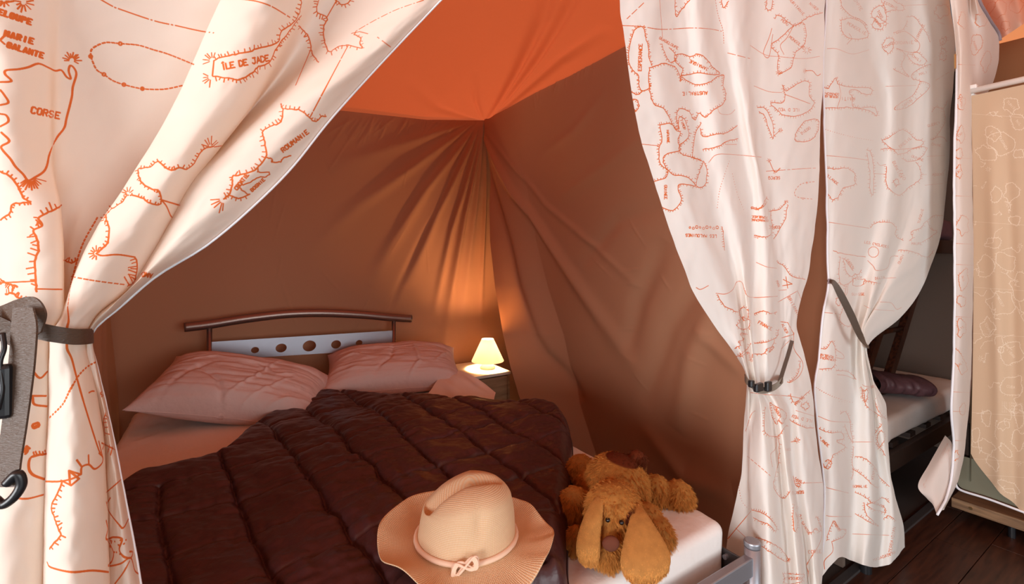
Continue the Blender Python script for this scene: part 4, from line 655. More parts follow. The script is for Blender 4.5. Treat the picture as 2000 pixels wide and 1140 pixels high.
rbox_grid('mattress', (XBL, XBR, YF, YHD, .30, ZM), M['sheet'], bed, .024, .004, 3, .022, cr)
for x in (XBL-.025, XBR+.018): boxo('side_rail', (x-.012, x+.012, .66, 2.62, .22, .40), M['dark_steel'], bed, .003)
boxo('slat_base', (XBL, XBR, .70, 2.60, .26, .298), M['dark_steel'], bed)
YFB = .645
for x in (XBL-.035, 1.127):
    bm = bmesh.new(); cyl(bm, (x, YFB, .235), .0185, .47, n=40); pst = bm_obj('foot_post', bm, M['steel'], bed, smooth=False, bevel=.0); 
    for f in pst.data.polygons: f.use_smooth = abs(f.normal.z) < .5
    bm = bmesh.new(); cyl(bm, (x, YFB, .478), .0195, .016, n=40); cp = bm_obj('cap', bm, M['steel'], pst, bevel=.004)
boxo('foot_rail', (XBL-.015, 1.118, YFB-.011, YFB+.011, .405, .452), M['steel'], bed, .003)
boxo('foot_panel', (XBL-.01, 1.112, YFB-.004, YFB+.004, .12, .404), M['rail'], bed)
bm = bmesh.new(); cyl(bm, (1.100, .70, .424), .006, .01, 'x'); bx_ = bm_obj('bolt', bm, M['steel'], bed)
boxo('corner_bracket', (1.105, 1.110, .66, .78, .36, .44), M['dark_steel'], bed, .002)
YH = 2.655
rl = [on_y(a, b, YH) for a, b in [(360, 639), (410, 633), (480, 622), (560, 613), (630, 611), (700, 614), (768, 620), (803, 622)]]
tube('top_rail', smooth_curve(rl, 10), .0225, M['rail'], bed, n=28)
for px_, pt in ((409, 640), (769, 626)):
    a = on_y(px_, pt, YH); tube('head_post', [a, (a[0], YH, .05)], .0115, M['rail'], bed, n=20)
# flat panel with five holes, cut from a filled curve
cur = bpy.data.curves.new('panel_outline', 'CURVE'); cur.dimensions = '2D'; cur.fill_mode = 'BOTH'; cur.extrude = .0015
def spl(pts):
    sp = cur.splines.new('POLY'); sp.points.add(len(pts)-1); sp.use_cyclic_u = True
    for p, (a, b) in zip(sp.points, pts): p.co = (a, b, 0, 1)
cor = [on_y(a, b, YH) for a, b in [(413, 667), (767, 645), (767, 681), (413, 703)]]; spl([(c[0], c[2]) for c in cor])
for hx, hy, hr in [(498, 683, 6), (549, 679, 8.5), (604, 675, 10.5), (656, 672, 8), (701, 669, 5.5)]:
    c = on_y(hx, hy, YH); t = proj(c)[2]; r = hr*t/F; spl([(c[0]+r*1.15*math.cos(k*PI/16), c[2]+r*math.sin(k*PI/16)) for k in range(32)])
co_ = bpy.data.objects.new('tmp', cur); COL.objects.link(co_); dg = bpy.context.evaluated_depsgraph_get(); me = bpy.data.meshes.new_from_object(co_.evaluated_get(dg)); bpy.data.objects.remove(co_)
me.transform(Matrix.Rotation(PI/2, 4, 'X')); me.transform(Matrix.Translation((0, YH-.004, 0))); me.materials.clear(); me.materials.append(M['panel']); me.name = 'head_panel'; link('head_panel', me, bed)

# ------------------------------------------------------------------ quilt
ZT = .60
q = lambda a, b, z=ZT: on_z(a, b, z)[:2]
top = [np.array([-.32, 1.42])]+[q(a, b, z) for a, b, z in [(250, 936, .555), (330, 906, .565), (430, 870, .575), (500, 806, .58), (583, 768, .59), (650, 748, .60), (740, 757, .60), (830, 766, .60), (960, 771, .61), (1030, 765, .61), (1088, 776, .61), (1106, 792, .61)]]
rgt = [top[-1]]+[q(a, b, .58) for a, b in [(1116, 832), (1117, 880), (1115, 940), (1108, 1000), (1106, 1060), (1107, 1110)]]+[np.array([.53, .715])]
lft = [top[0], np.array([-.325, 1.1]), np.array([-.32, .715])]; bot = [lft[-1], np.array([.1, .71]), rgt[-1]]
def resamp(pl, n):
    c = smooth_curve(pl, 12); d = np.concatenate([[0], np.cumsum(np.linalg.norm(np.diff(c, axis=0), axis=1))]); s = np.linspace(0, d[-1], n); return np.stack([np.interp(s, d, c[:, k]) for k in (0, 1)], 1)
NU, NV = 460, 400; Ct, Cb, Cl, Cr = resamp(top, NU), resamp(bot, NU), resamp(lft, NV), resamp(rgt, NV)
u = np.linspace(0, 1, NU)[None, :, None]; vv_ = np.linspace(0, 1, NV)[:, None, None]
XY = (1-vv_)*Ct[None]+vv_*Cb[None]+(1-u)*Cl[:, None]+u*Cr[:, None]-((1-u)*(1-vv_)*Ct[0]+u*(1-vv_)*Ct[-1]+(1-u)*vv_*Cb[0]+u*vv_*Cb[-1])
X, Yq = XY[..., 0], XY[..., 1]
bd = np.full(X.shape, 9.)
for c in (Ct, Cb, Cl, Cr): bd = np.minimum(bd, seg_dist(X, Yq, [tuple(p) for p in c[::6]]+[tuple(c[-1])])[0])
st1 = [[(308, 925), (312, 975), (325, 1040), (345, 1140), (372, 1260)], [(425, 868), (468, 950), (520, 1055), (580, 1160), (660, 1290)], [(505, 800), (528, 816), (572, 872), (644, 964), (694, 1029), (752, 1100), (830, 1190), (930, 1290)], [(575, 765), (640, 818), (687, 868), (726, 897), (802, 967), (880, 1040), (980, 1140), (1080, 1230)],
       [(648, 742), (662, 752), (741, 804), (820, 874), (888, 928), (960, 990), (1060, 1080)], [(745, 750), (798, 777), (856, 816), (910, 849), (964, 886), (1028, 926), (1090, 975)], [(870, 768), (892, 784), (942, 800), (992, 831), (1054, 859), (1120, 898)], [(965, 762), (1018, 780), (1064, 804), (1120, 830)]]
d1 = np.full(X.shape, 9.)
wob = .006*vnoise(X*14, Yq*14, 77)
for l in st1: d1 = np.minimum(d1, seg_dist(X+wob, Yq, [tuple(q(a, b)) for a, b in smooth_curve(l, 4)])[0])
yw = Yq+.012*vnoise(X*5+3, Yq*3, 55)+.006*vnoise(X*22, Yq*9, 56)-.02*X; k2 = (yw-1.05)/.178; d2 = np.abs(k2-np.round(k2))*.178
hump = lambda d, w: np.sqrt(np.clip(1-np.exp(-(d/w)**1.3), 0, 1))
puff = .015*hump(d1, .022)*(.52+.48*hump(d2, .016))-.006*np.exp(-(d1/.005)**2)-.0045*np.exp(-(d2/.004)**2)
near = np.exp(-(d1/.05)**2); near2 = np.exp(-(d2/.05)**2)
wr = .0045*(near*vnoise(X*6, Yq*52, 61)+near2*vnoise(X*48, Yq*7, 62)*.8)+.0035*fbm((X+Yq*.5)*17, (Yq-X*.6)*11, 63, 3)+.0022*(1-np.abs(fbm((X*.8-Yq*.6)*9, (X*.5+Yq)*24, 66, 2)))*hump(d1, .05)
ztop = .575+.03*np.clip((X-.1)/.6, 0, 1)+.016*fbm(X*2.4, Yq*2.4, 68, 2)
rr = .045; e = np.clip(bd/rr, 0, 1); rnd = np.sqrt(np.clip(1-(1-e)**2, 0, 1)); edgep = 1+.0*bd
Zq = .513+(ztop-.016+puff+wr-.513)*rnd
scal = .006*np.abs(np.sin(k2*PI))*(1-e); 
P = np.stack([X, Yq, Zq], -1)
quilt = grid_obj('quilt', P[:, ::-1], M['duvet']); tag(quilt, 'dark aubergine quilted duvet spread askew over the double bed', 'duvet')
tube('piping', [(*p, .517) for p in Cr[10:-6:5]], .004, M['thread'], quilt, n=8)
tube('piping', [(*p, .517) for p in Ct[10:-6:5]], .004, M['thread'], quilt, n=8)

# ------------------------------------------------------------------ pillows
def pillow(name, c, w, d, h, rot, tilt, label, seed, creases, roll=0):
    n, m = 150, 110; uu = np.linspace(-1, 1, n); vv = np.linspace(-1, 1, m); U, V = np.meshgrid(uu, vv)
    px_ = np.sign(U)*np.abs(U)**.92; pinch = 1-.10*(1-U**2)*0
    x = U*w/2*(1-.07*(1-np.abs(V)**2.0)*np.abs(U)**3); y = V*d/2*(1-.10*(1-np.abs(U)**2.2)*np.abs(V)**3)
    body = (np.clip(1-U**4, 0, 1)**.62)*(np.clip(1-V**4, 0, 1)**.62); body *= 1-.25*(np.abs(U)**2)*(np.abs(V)**2)
    wr = .004*fbm(U*4+V*1.5, V*3-U, seed, 3)*body**.5+.0035*fbm(U*1.5+9, V*11, seed+4, 2)*body**.5
    for pl, ww, am in creases: dd, _, t = seg_dist(x, y, pl); wr = wr+am*np.exp(-(dd/ww)**2)*np.sin(PI*np.clip(t, .03, .97))**.6
    zt = h*.62*body+wr; zb = -h*.38*body
    R = Matrix.Rotation(math.radians(rot), 3, 'Z') @ Matrix.Rotation(math.radians(tilt), 3, 'X') @ Matrix.Rotation(math.radians(roll), 3, 'Y')
    R = np.array(R); top_ = np.stack([x, y, zt], -1)@R.T+c; bt = np.stack([x, y, zb-.001], -1)@R.T+c
    Vv = np.concatenate([top_.reshape(-1, 3), bt.reshape(-1, 3)]); f1 = grid_faces(m, n); f2 = f1[:, ::-1]+n*m
    Fc = [tuple(f) for f in f1]+[tuple(f) for f in f2]
    ring = [i for i in range(n)]+[i*n+n-1 for i in range(1, m)]+[(m-1)*n+i for i in range(n-2, -1, -1)]+[i*n for i in range(m-2, 0, -1)]
    for a, b in zip(ring, ring[1:]+ring[:1]): Fc.append((b, a, a+n*m, b+n*m))
    o = mesh_obj(name, Vv, Fc, M['pillow']); tag(o, label, 'pillow', 'pillows at the headboard')
    sl = [top_[0, i] for i in range(2, n-2, 3)]; tube('seam', [np.array(p)+np.array([0, 0, -.001]) for p in sl], .0022, M['pillow'], o, n=6)
    return o
c_l = on_z(445, 765, .60)
pillow('pillow', (.085, 2.325, .605), .70, .42, .19, -20, 16, 'left pillow, larger in view, pink-lit, on bare sheet beside the brown left wall', 3,
       [([(-.18, -.02), (-.08, -.10), (-.02, -.2)], .010, -.012), ([(-.25, -.18), (-.2, -.05), (-.12, .05)], .012, -.008), ([(0, .06), (.12, -.02), (.2, .02)], .008, .008), ([(-.05, -.2), (.05, -.05), (.1, .12)], .007, .007), ([(.02, -.2), (.12, -.1), (.2, 0)], .007, .006), ([(-.3, .0), (-.15, .08), (.05, .05)], .007, .005), ([(.1, -.2), (.2, -.14), (.32, -.12)], .008, .005)], roll=13)
pillow('pillow', (.775, 2.375, .60), .70, .42, .17, -16, 16, 'right pillow, mostly behind the duvet and beside the lit nightstand', 9,
       [([(-.1, -.15), (-.02, -.05), (0, .1)], .010, -.009), ([(.05, -.2), (.12, -.1), (.1, .1)], .009, .008), ([(-.3, 0), (-.2, .02), (-.1, -.05)], .008, .006), ([(.2, -.1), (.3, .05)], .008, .007)])
# loose sheet end beside the right pillow
sg = np.array([smooth_curve([on_z(a, b, z) for a, b, z in r], 14) for r in [[(875, 722, .60), (905, 724, .60), (940, 746, .57), (968, 768, .545)], [(850, 748, .57), (890, 752, .575), (930, 765, .56), (965, 785, .53)], [(830, 780, .53), (880, 785, .53), (930, 795, .53), (975, 800, .52)]]])
sg = np.array([smooth_curve(sg[:, j], 12) for j in range(sg.shape[1])]); sg[..., 2] += .006*vnoise(sg[..., 0]*30, sg[..., 1]*8, 5)
tag(grid_obj('loose_sheet', sg, M['sheet']), 'rumpled sheet corner between the right pillow and the nightstand', 'sheet')

# ------------------------------------------------------------------ nightstand and lamp
nsx, nsy = (1.17, 1.475), (2.34, 2.68)
ns = thing('nightstand', (1.33, 2.5, 0), 'small wooden nightstand with white top in the tent corner', 'nightstand')
boxo('top', (nsx[0]-.004, nsx[1]+.004, nsy[0]-.006, nsy[1], .488, .505), M['white_lam'], ns, .002)
boxo('side_panel', (nsx[0], nsx[0]+.016, nsy[0], nsy[1], 0, .487), M['night_wood'], ns); boxo('side_panel', (nsx[1]-.016, nsx[1], nsy[0], nsy[1], 0, .487), M['night_wood'], ns)
boxo('back_panel', (nsx[0]+.016, nsx[1]-.016, nsy[1]-.012, nsy[1]-.002, 0, .487), M['night_wood'], ns)
boxo('drawer', (nsx[0]+.02, nsx[1]-.02, nsy[0]-.004, nsy[0]+.02, .32, .482), M['night_wood'], ns, .002); boxo('door', (nsx[0]+.02, nsx[1]-.02, nsy[0]-.004, nsy[0]+.02, .04, .315), M['night_wood'], ns, .002)
LC = np.array([1.395, 2.47]); lp = thing('table_lamp', (LC[0], LC[1], .505), 'lit bedside lamp with a pale cone shade on the nightstand', 'lamp')
shade = new_mat('lamp_shade_cloth', (.92, .88, .80), .8); translucent(shade, (1, 1, 1), .5)
def lathe(name, prof, c, mat, parent, n=48):
    V = []; Fc = []
    for r, z in prof:
        for k in range(n): V.append((c[0]+r*math.cos(2*PI*k/n), c[1]+r*math.sin(2*PI*k/n), z))
    for i in range(len(prof)-1):
        for k in range(n): Fc.append((i*n+k, i*n+(k+1) % n, (i+1)*n+(k+1) % n, (i+1)*n+k))
    return mesh_obj(name, V, Fc, mat, parent)
lathe('shade', [(.100, .552), (.100, .554), (.037, .688), (.0355, .688), (.0985, .552)], LC, shade, lp)
ceram = new_mat('lamp_base_ceramic', (.85, .78, .66), .3)
lathe('base', [(0, .5055), (.045, .5055), (.047, .512), (.040, .524), (.034, .540), (.022, .556), (.012, .566), (.011, .590), (0, .592)], LC, ceram, lp)
bulbm = new_mat('bulb_glass', (1, .8, .5), .4); b_ = bulbm.node_tree.nodes['Principled BSDF']; b_.inputs['Emission Color'].default_value = (1, .62, .25, 1); b_.inputs['Emission Strength'].default_value = 12
lathe('bulb', [(.0, .594), (.010, .594), (.018, .612), (.018, .628), (.010, .642), (0, .645)], LC, bulbm, lp, 20)
ld = bpy.data.lights.new('lamp_light', 'POINT'); lo_ = bpy.data.objects.new('lamp_light', ld); COL.objects.link(lo_); lo_.location = (LC[0], LC[1], .655); ld.energy = 27; ld.color = (1, .56, .25); ld.shadow_soft_size = .02

# ------------------------------------------------------------------ straw hat
HC = at_t(911, 1055, .94); HZ = .622; HC = np.array([HC[0], HC[1]])
def hatw(r, f, z): return to_world(r, f, z, (HC[0], HC[1], HZ))
hat = thing('straw_hat', (HC[0], HC[1], HZ), 'woven straw hat with a pinched crown and knotted cord band lying on the duvet', 'hat')
straw = new_mat('straw', (.80, .52, .30), .6, spec=.3); b_ = straw.node_tree.nodes['Principled BSDF']
tcn = nd(straw, 'ShaderNodeTexCoord'); mp = nd(straw, 'ShaderNodeMapping'); mp.inputs['Scale'].default_value = (1, 1, 1); lk(straw, tcn.outputs['UV'], mp.inputs[0])
wv = nd(straw, 'ShaderNodeTexWave', bands_direction='Y'); wv.inputs['Scale'].default_value = 16; wv.inputs['Distortion'].default_value = .3; lk(straw, mp.outputs[0], wv.inputs[0])
wv2 = nd(straw, 'ShaderNodeTexWave', bands_direction='X'); wv2.inputs['Scale'].default_value = 75; wv2.inputs['Distortion'].default_value = 1.0; lk(straw, mp.outputs[0], wv2.inputs[0])
mm = nd(straw, 'ShaderNodeMath', operation='MULTIPLY'); lk(straw, wv.outputs['Fac'], mm.inputs[0]); lk(straw, wv2.outputs['Fac'], mm.inputs[1])
cr_ = nd(straw, 'ShaderNodeValToRGB'); cr_.color_ramp.elements[0].color = (.78, .48, .25, 1); cr_.color_ramp.elements[1].color = (.97, .84, .63, 1); cr_.color_ramp.elements[1].position = .7
lk(straw, mm.outputs[0], cr_.inputs[0]); lk(straw, cr_.outputs[0], b_.inputs['Base Color']); bp = nd(straw, 'ShaderNodeBump'); bp.inputs['Strength'].default_value = .5; bp.inputs['Distance'].default_value = .002; lk(straw, mm.outputs[0], bp.inputs['Height']); lk(straw, bp.outputs[0], b_.inputs['Normal'])
translucent(straw, (.9, .5, .2), .12)
nA = 180
def polar(name, rings, mat, parent, rings_uv=1.0):
    nr = len(rings); P = np.array([[hatw(*rings[i](2*PI*k/nA)) for k in range(nA+1)] for i in range(nr)]); o = grid_obj(name, P, mat, parent); return o
def lerp_keys(th, keys):
    d = np.degrees(th) % 360; ks = sorted(keys); ks = [(ks[-1][0]-360, ks[-1][1])]+ks+[(ks[0][0]+360, ks[0][1])]
    for (a, x), (b, y) in zip(ks[:-1], ks[1:]):
        if a <= d <= b: t = (d-a)/(b-a); t = t*t*(3-2*t); return x+(y-x)*t
CA, CB_ = .100, .094
def brim(i, n, off=0):
    s = i/n
    def f(th):
        R = lerp_keys(th, [(0, .180), (30, .168), (60, .150), (90, .142), (120, .150), (150, .168), (180, .178), (210, .174), (240, .160), (270, .166), (300, .170), (335, .178)])
        zz = lerp_keys(th, [(0, .012), (15, .004), (40, .018), (90, .028), (140, .034), (180, .030), (205, .012), (228, .024), (250, .006), (275, -.012), (310, -.016), (335, .016), (350, .022)])
        ra = CA*(1-s)+R*s; rb = CB_*(1-s)+R*s
        return (ra*math.cos(th), rb*math.sin(th), zz*s**1.5-.004*math.sin(PI*s)+off)
    return f
polar('brim', [brim(i, 26) for i in range(27)]+[brim(i, 26, -.0025) for i in range(26, -1, -1)], straw, hat)
def crown(s):
    def f(th):
        c, sn = math.cos(th), math.sin(th); Hc = .100
        if s < .55:
            t = s/.55; k = 1-.05*t-.07*t**3; z = Hc*.80*t; x, y = CA*k*c, CB_*k*sn
        else:
            t = (s-.55)/.45; a = t*PI/2; kk = .88*math.cos(a)**.80 if t < 1 else 0; z = Hc*(.80+.34*math.sin(a)**1.15); x, y = CA*kk*c, CB_*kk*sn
        ax = x; dl = (y+.004-.30*ax); q_ = max(0, min(1, (z/Hc-.62)/.34)); q_ = q_*q_*(3-2*q_)
        along = max(0, min(1, (.070-ax)/.05)); wdt = .014+.04*max(0, -ax)
        z -= .026*math.exp(-(dl/wdt)**2)*q_*along
        z -= .24*max(0, -ax-.005)*q_
        z -= .10*max(0, ax-.05)*q_
        if y < 0: y += .006*math.exp(-((x-.028)/.012)**2)*math.exp(-((z/Hc-.7)/.25)**2)
        y += .012*(z/Hc)**1.3; x += .006*(z/Hc)
        return (x, y, z)
    return f
polar('crown', [crown(i/60) for i in range(61)], straw, hat)
cordm = new_mat('cotton_cord', (.86, .62, .46), .7); add_bump(cordm, 700, .3, .001)
bandp = [hatw((CA+.0035)*.985*math.cos(2*PI*k/90), (CB_+.0035)*.985*math.sin(2*PI*k/90)+.001, .0075) for k in range(91)]
tube('band', bandp, .0052, cordm, hat, n=10, cap=False)
# knot : two interlaced flat loops at the near side
kc = np.array(hatw(.008, -(CB_+.008), .012)); kn = []
for ph, sx in ((0, 1), (.35, 1)):
    for off in (-.0026, 0, .0026):
        pts = []
        for k in range(61):
            a = 2*PI*k/60; rx, rz = .021-.0*ph+off, .0105+off*.8
            X_, Z_ = (rx*math.sin(a), rz*math.sin(2*a+ph)*.9+.003*math.sin(a)); dpt = .0032*math.cos(2*a+PI*(ph > 0))
            pts.append(kc+X_*(RGT+np.array([0, 0, .25]))+(-.004-dpt)*FWD*1.0+np.array([0, 0, Z_]))
        kn.append(pts)
kt = thing('x', (0, 0, 0), 'x', 'x'); bpy.data.objects.remove(kt)
V = []; Fc = []; 
for pts in kn:
    o = tube('tmp', pts, .0021, cordm, None, n=8, cap=False); b0 = len(V); V += [tuple(v.co) for v in o.data.vertices]; Fc += [tuple(i+b0 for i in p.vertices) for p in o.data.polygons]; bpy.data.objects.remove(o)
mesh_obj('knot', V, Fc, cordm, hat)

# ------------------------------------------------------------------ plush dog
dog = thing('plush_dog', at_t(1195, 1000, 1.12)*np.array([1, 1, 0])+np.array([0, 0, ZM]), 'caramel plush dog with long floppy ears lying on the mattress beside the hat', 'toy')
def fur_mat(name, base, dark=None, spots=()):
    m = new_mat(name, base, .8, spec=.15); b = m.node_tree.nodes['Principled BSDF']; geo = nd(m, 'ShaderNodeNewGeometry')
    n = nd(m, 'ShaderNodeTexNoise'); n.inputs['Scale'].default_value = 70; n.inputs['Detail'].default_value = 3; lk(m, geo.outputs['Position'], n.inputs['Vector'])
    r = nd(m, 'ShaderNodeValToRGB'); r.color_ramp.elements[0].position = .3; r.color_ramp.elements[1].position = .7
    r.color_ramp.elements[0].color = (*[c*.88 for c in base], 1); r.color_ramp.elements[1].color = (*[min(1, c*1.1) for c in base], 1); lk(m, n.outputs[0], r.inputs[0]); cur_ = r.outputs[0]
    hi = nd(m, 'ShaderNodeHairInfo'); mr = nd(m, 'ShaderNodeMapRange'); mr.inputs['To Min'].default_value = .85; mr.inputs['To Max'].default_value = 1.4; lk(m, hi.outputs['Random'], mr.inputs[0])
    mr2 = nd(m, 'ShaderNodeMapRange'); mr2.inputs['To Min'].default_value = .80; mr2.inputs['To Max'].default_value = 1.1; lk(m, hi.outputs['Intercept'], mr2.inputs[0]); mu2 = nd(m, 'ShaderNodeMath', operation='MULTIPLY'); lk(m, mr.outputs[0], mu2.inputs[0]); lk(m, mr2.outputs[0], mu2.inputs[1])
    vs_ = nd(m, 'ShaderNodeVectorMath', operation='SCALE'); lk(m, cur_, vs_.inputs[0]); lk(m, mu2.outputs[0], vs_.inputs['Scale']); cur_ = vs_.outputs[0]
    for (c, rad, sq) in spots:
        sb = nd(m, 'ShaderNodeVectorMath', operation='SUBTRACT'); sb.inputs[1].default_value = tuple(c); lk(m, geo.outputs['Position'], sb.inputs[0])
        mu = nd(m, 'ShaderNodeVectorMath', operation='MULTIPLY'); mu.inputs[1].default_value = sq; lk(m, sb.outputs[0], mu.inputs[0])
        ln = nd(m, 'ShaderNodeVectorMath', operation='LENGTH'); lk(m, mu.outputs[0], ln.inputs[0])
        lt = nd(m, 'ShaderNodeMapRange'); lt.inputs['From Min'].default_value = rad*.93; lt.inputs['From Max'].default_value = rad*1.05; lt.inputs['To Min'].default_value = 1; lt.inputs['To Max'].default_value = 0; lk(m, ln.outputs['Value'], lt.inputs[0])
        mx = nd(m, 'ShaderNodeMix', data_type='RGBA'); mx.inputs[7].default_value = (.115, .022, .006, 1); lk(m, lt.outputs[0], mx.inputs[0]); lk(m, cur_, mx.inputs[6]); cur_ = mx.outputs[2]
    lk(m, cur_, b.inputs['Base Color']); return m
def blob(V, px_, py_, t, rr, rf, rz, rot=0, tiltz=0, lean=0):
    """ellipsoid at a pixel and depth; radii to the right, forward, up (m)"""
    bm = bmesh.new(); bmesh.ops.create_icosphere(bm, subdivisions=4, radius=1); c = at_t(px_, py_, t)
    Rm = Matrix.Rotation(math.radians(rot), 3, 'Z') @ Matrix.Rotation(math.radians(tiltz), 3, 'Y') @ Matrix.Rotation(math.radians(lean), 3, 'X')
    vs = []
    for v in bm.verts:
        p = Rm @ Vector((v.co.x*rr, v.co.y*rf, v.co.z*rz)); vs.append(c+p.x*RGT+p.y*FWD+np.array([0, 0, p.z]))
    f = [tuple(w.index for w in fc.verts) for fc in bm.faces]; bm.free(); V.append((np.array(vs), f)); return c
def fuse(name, V, mat, parent, voxel=.005, smooth=8):
    vs, fs, n = [], [], 0
    for a, f in V: vs.append(a); fs += [tuple(i+n for i in q_) for q_ in f]; n += len(a)
    o = mesh_obj(name, np.concatenate(vs), fs, mat, None); m = o.modifiers.new('r', 'REMESH'); m.mode = 'VOXEL'; m.voxel_size = voxel; s_ = o.modifiers.new('s', 'SMOOTH'); s_.iterations = smooth; s_.factor = .6
    dg = bpy.context.evaluated_depsgraph_get(); me = bpy.data.meshes.new_from_object(o.evaluated_get(dg)); bpy.data.objects.remove(o); me.name = name
    me.polygons.foreach_set('use_smooth', [True]*len(me.polygons)); me.materials.clear(); me.materials.append(mat); return link(name, me, parent)
def fur(o, count, length, children=10, droop=None, clump=.12, seed=1):
    md = o.modifiers.new('fur', 'PARTICLE_SYSTEM'); ps = o.particle_systems[-1]; st = ps.settings; st.type = 'HAIR'; ps.seed = seed
    st.count = count; st.hair_step = 3; st.render_step = 3; st.use_advanced_hair = True; st.emit_from = 'FACE'; st.use_even_distribution = True
    st.normal_factor = length*.55; st.hair_length = length; st.object_align_factor = droop or (0, 0, -length*.35); st.factor_random = length*.3; st.brownian_factor = length*.03
    st.child_type = 'INTERPOLATED'; st.rendered_child_count = children; st.child_percent = 1 if hasattr(st, 'child_percent') else 1
    st.clump_factor = clump; st.clump_shape = -.1; st.roughness_1 = .001; st.roughness_2 = .0025; st.child_length = 1; st.roughness_endpoint = .001
    st.root_radius = .35; st.tip_radius = .08; st.radius_scale = .0019; st.material = 1
BF = (.50, .205, .045)
bodyV = []
bc = blob(bodyV, 1203, 945, 1.235, .080, .095, .078, 0, 0, 0); back_top = None
blob(bodyV, 1200, 985, 1.13, .060, .060, .055)                      # shoulders / neck
hc = blob(bodyV, 1196, 996, 1.065, .058, .058, .064)               # head
blob(bodyV, 1188, 1050, 1.035, .046, .045, .043)                    # cheeks
blob(bodyV, 1186, 1072, 1.015, .037, .034, .034)                    # muzzle
blob(bodyV, 1150, 940, 1.34, .034, .04, .034); blob(bodyV, 1135, 914, 1.385, .041, .038, .041)   # hind foot, left
blob(bodyV, 1240, 950, 1.27, .05, .04, .045); blob(bodyV, 1284, 958, 1.27, .034, .036, .045, 0, -14); blob(bodyV, 1326, 968, 1.262, .038, .036, .044, 0, -16)  # hind leg + foot, right
blob(bodyV, 1148, 985, 1.19, .030, .03, .030); blob(bodyV, 1121, 982, 1.17, .037, .034, .042)    # front paw, left
blob(bodyV, 1122, 1062, 1.075, .020, .024, .046, 0, 6)
blob(bodyV, 1262, 1012, 1.13, .038, .034, .038); blob(bodyV, 1290, 1042, 1.105, .030, .034, .042, 0, -12)  # front leg, right
tc_ = blob(bodyV, 1244, 894, 1.26, .022, .022, .022)
eye_patch = at_t(1230, 1010, 1.03)
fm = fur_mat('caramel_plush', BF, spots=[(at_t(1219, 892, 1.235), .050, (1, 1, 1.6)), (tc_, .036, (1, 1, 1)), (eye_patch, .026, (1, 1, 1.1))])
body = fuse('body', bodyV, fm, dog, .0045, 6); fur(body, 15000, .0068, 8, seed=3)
earm = fur_mat('caramel_plush_ear', (.56, .25, .065))
def ear(pts, seed=1):
    """a floppy ear lofted from flattened rings (pixel, pixel, depth, half width, half thickness)"""
    c = smooth_curve([at_t(a, b, t) for a, b, t, _, _ in pts], 8); R_ = smooth_curve([(r, q_, 0) for *_, r, q_ in pts], 8); n = 40; V = []; Fc = []
    for p, (r, q_, _) in zip(c, R_):
        for k in range(n): a = 2*PI*k/n; V.append(p+RGT*r*math.cos(a)+FWD*q_*math.sin(a)*(1+.2*math.cos(a))+np.array([0, 0, .12*r*math.cos(a)]))
    m = len(c)
    for i in range(m-1):
        for k in range(n): Fc.append((i*n+k, i*n+(k+1) % n, (i+1)*n+(k+1) % n, (i+1)*n+k))
    Fc += [tuple(range(n))[::-1], tuple((m-1)*n+k for k in range(n))]
    o = mesh_obj('ear', V, Fc, earm, dog); fur(o, 7000, .0085, 8, seed=seed); return o
ear([(1172, 968, 1.045, .006, .006), (1166, 982, 1.03, .014, .010), (1158, 1008, 1.008, .020, .012), (1151, 1040, .99, .024, .013), (1149, 1066, .975, .025, .013), (1151, 1086, .972, .021, .012), (1154, 1097, .972, .010, .007)], seed=5)
ear([(1244, 984, 1.045, .006, .006), (1247, 1000, 1.02, .015, .010), (1251, 1024, .995, .027, .013), (1256, 1055, .97, .041, .016), (1260, 1084, .95, .050, .017), (1262, 1108, .938, .047, .016), (1263, 1124, .935, .034, .013), (1263, 1132, .936, .014, .008)], seed=6)
nm = new_mat('nose_felt', (.13, .038, .02), .85, spec=.2); add_bump(nm, 400, .5, .001)
nz = []; blob(nz, 1193, 1061, .972, .0185, .010, .0165); fuse('nose', nz, nm, dog, .002, 2)
eb = new_mat('glossy_eye', (.008, .006, .006), .08)
for a, b, t in ((1187, 1015, 1.0095), (1214, 1020, 1.000)): ez_ = []; blob(ez_, a, b, t, .0052, .0052, .0052); v_, f_ = ez_[0]; mesh_obj('eye', v_, f_, eb, dog)

# ================================================================== BUNK ROOM (right)
bunk = thing('bunk_bed', (3.1, 1.4, 0), 'dark framed bunk bed with white lower mattress glimpsed between the right curtains', 'bed')
bx0, bx1, by0, by1 = 2.12, 3.74, .84, 1.62
cr = [(pz([(1760, 800), (1840, 770)], .45), .01, .004)]
rbox_grid('lower_mattress', (bx0, bx1+.02, by0, by1+.5, .33, .45), M['sheet'], bunk, .03, .006, 8, .04)
boxo('lower_rail', (bx0-.02, bx1+.04, by0-.02, by0+.01, .22, .30), M['bunkwood'], bunk, .003)
boxo('lower_rail', (bx0-.02, bx1+.04, by1+.45, by1+.48, .22, .30), M['bunkwood'], bunk, .003)
for i in range(7): boxo('slat', (bx0+.1+i*.22, bx0+.17+i*.22, by0+.01, by1+.45, .30, .322), M['bunkwood'], bunk)
rbox_grid('upper_mattress', (bx0, bx1+.02, by0+.06, by1+.5, 1.30, 1.42), M['bag'], bunk, .03, .012, 9, .04)
boxo('upper_rail', (bx0-.02, bx1+.04, by0+.02, by0+.05, 1.215, 1.29), M['bunkwood'], bunk, .003)
for x, y in ((2.07, .745), (bx1+.02, .815), (2.07, 2.09), (bx1+.02, 2.09)):
    bm = bmesh.new(); cyl(bm, (x, y, .11), .020, .22, n=24); bm_obj('leg', bm, M['black'], bunk, smooth=False)
a, b = on_y(1718, 790, 1.02), on_y(1795, 540, 1.02)
dv = (b-a)/np.linalg.norm(b-a); a2, b2 = a-dv*.42, b+dv*.55
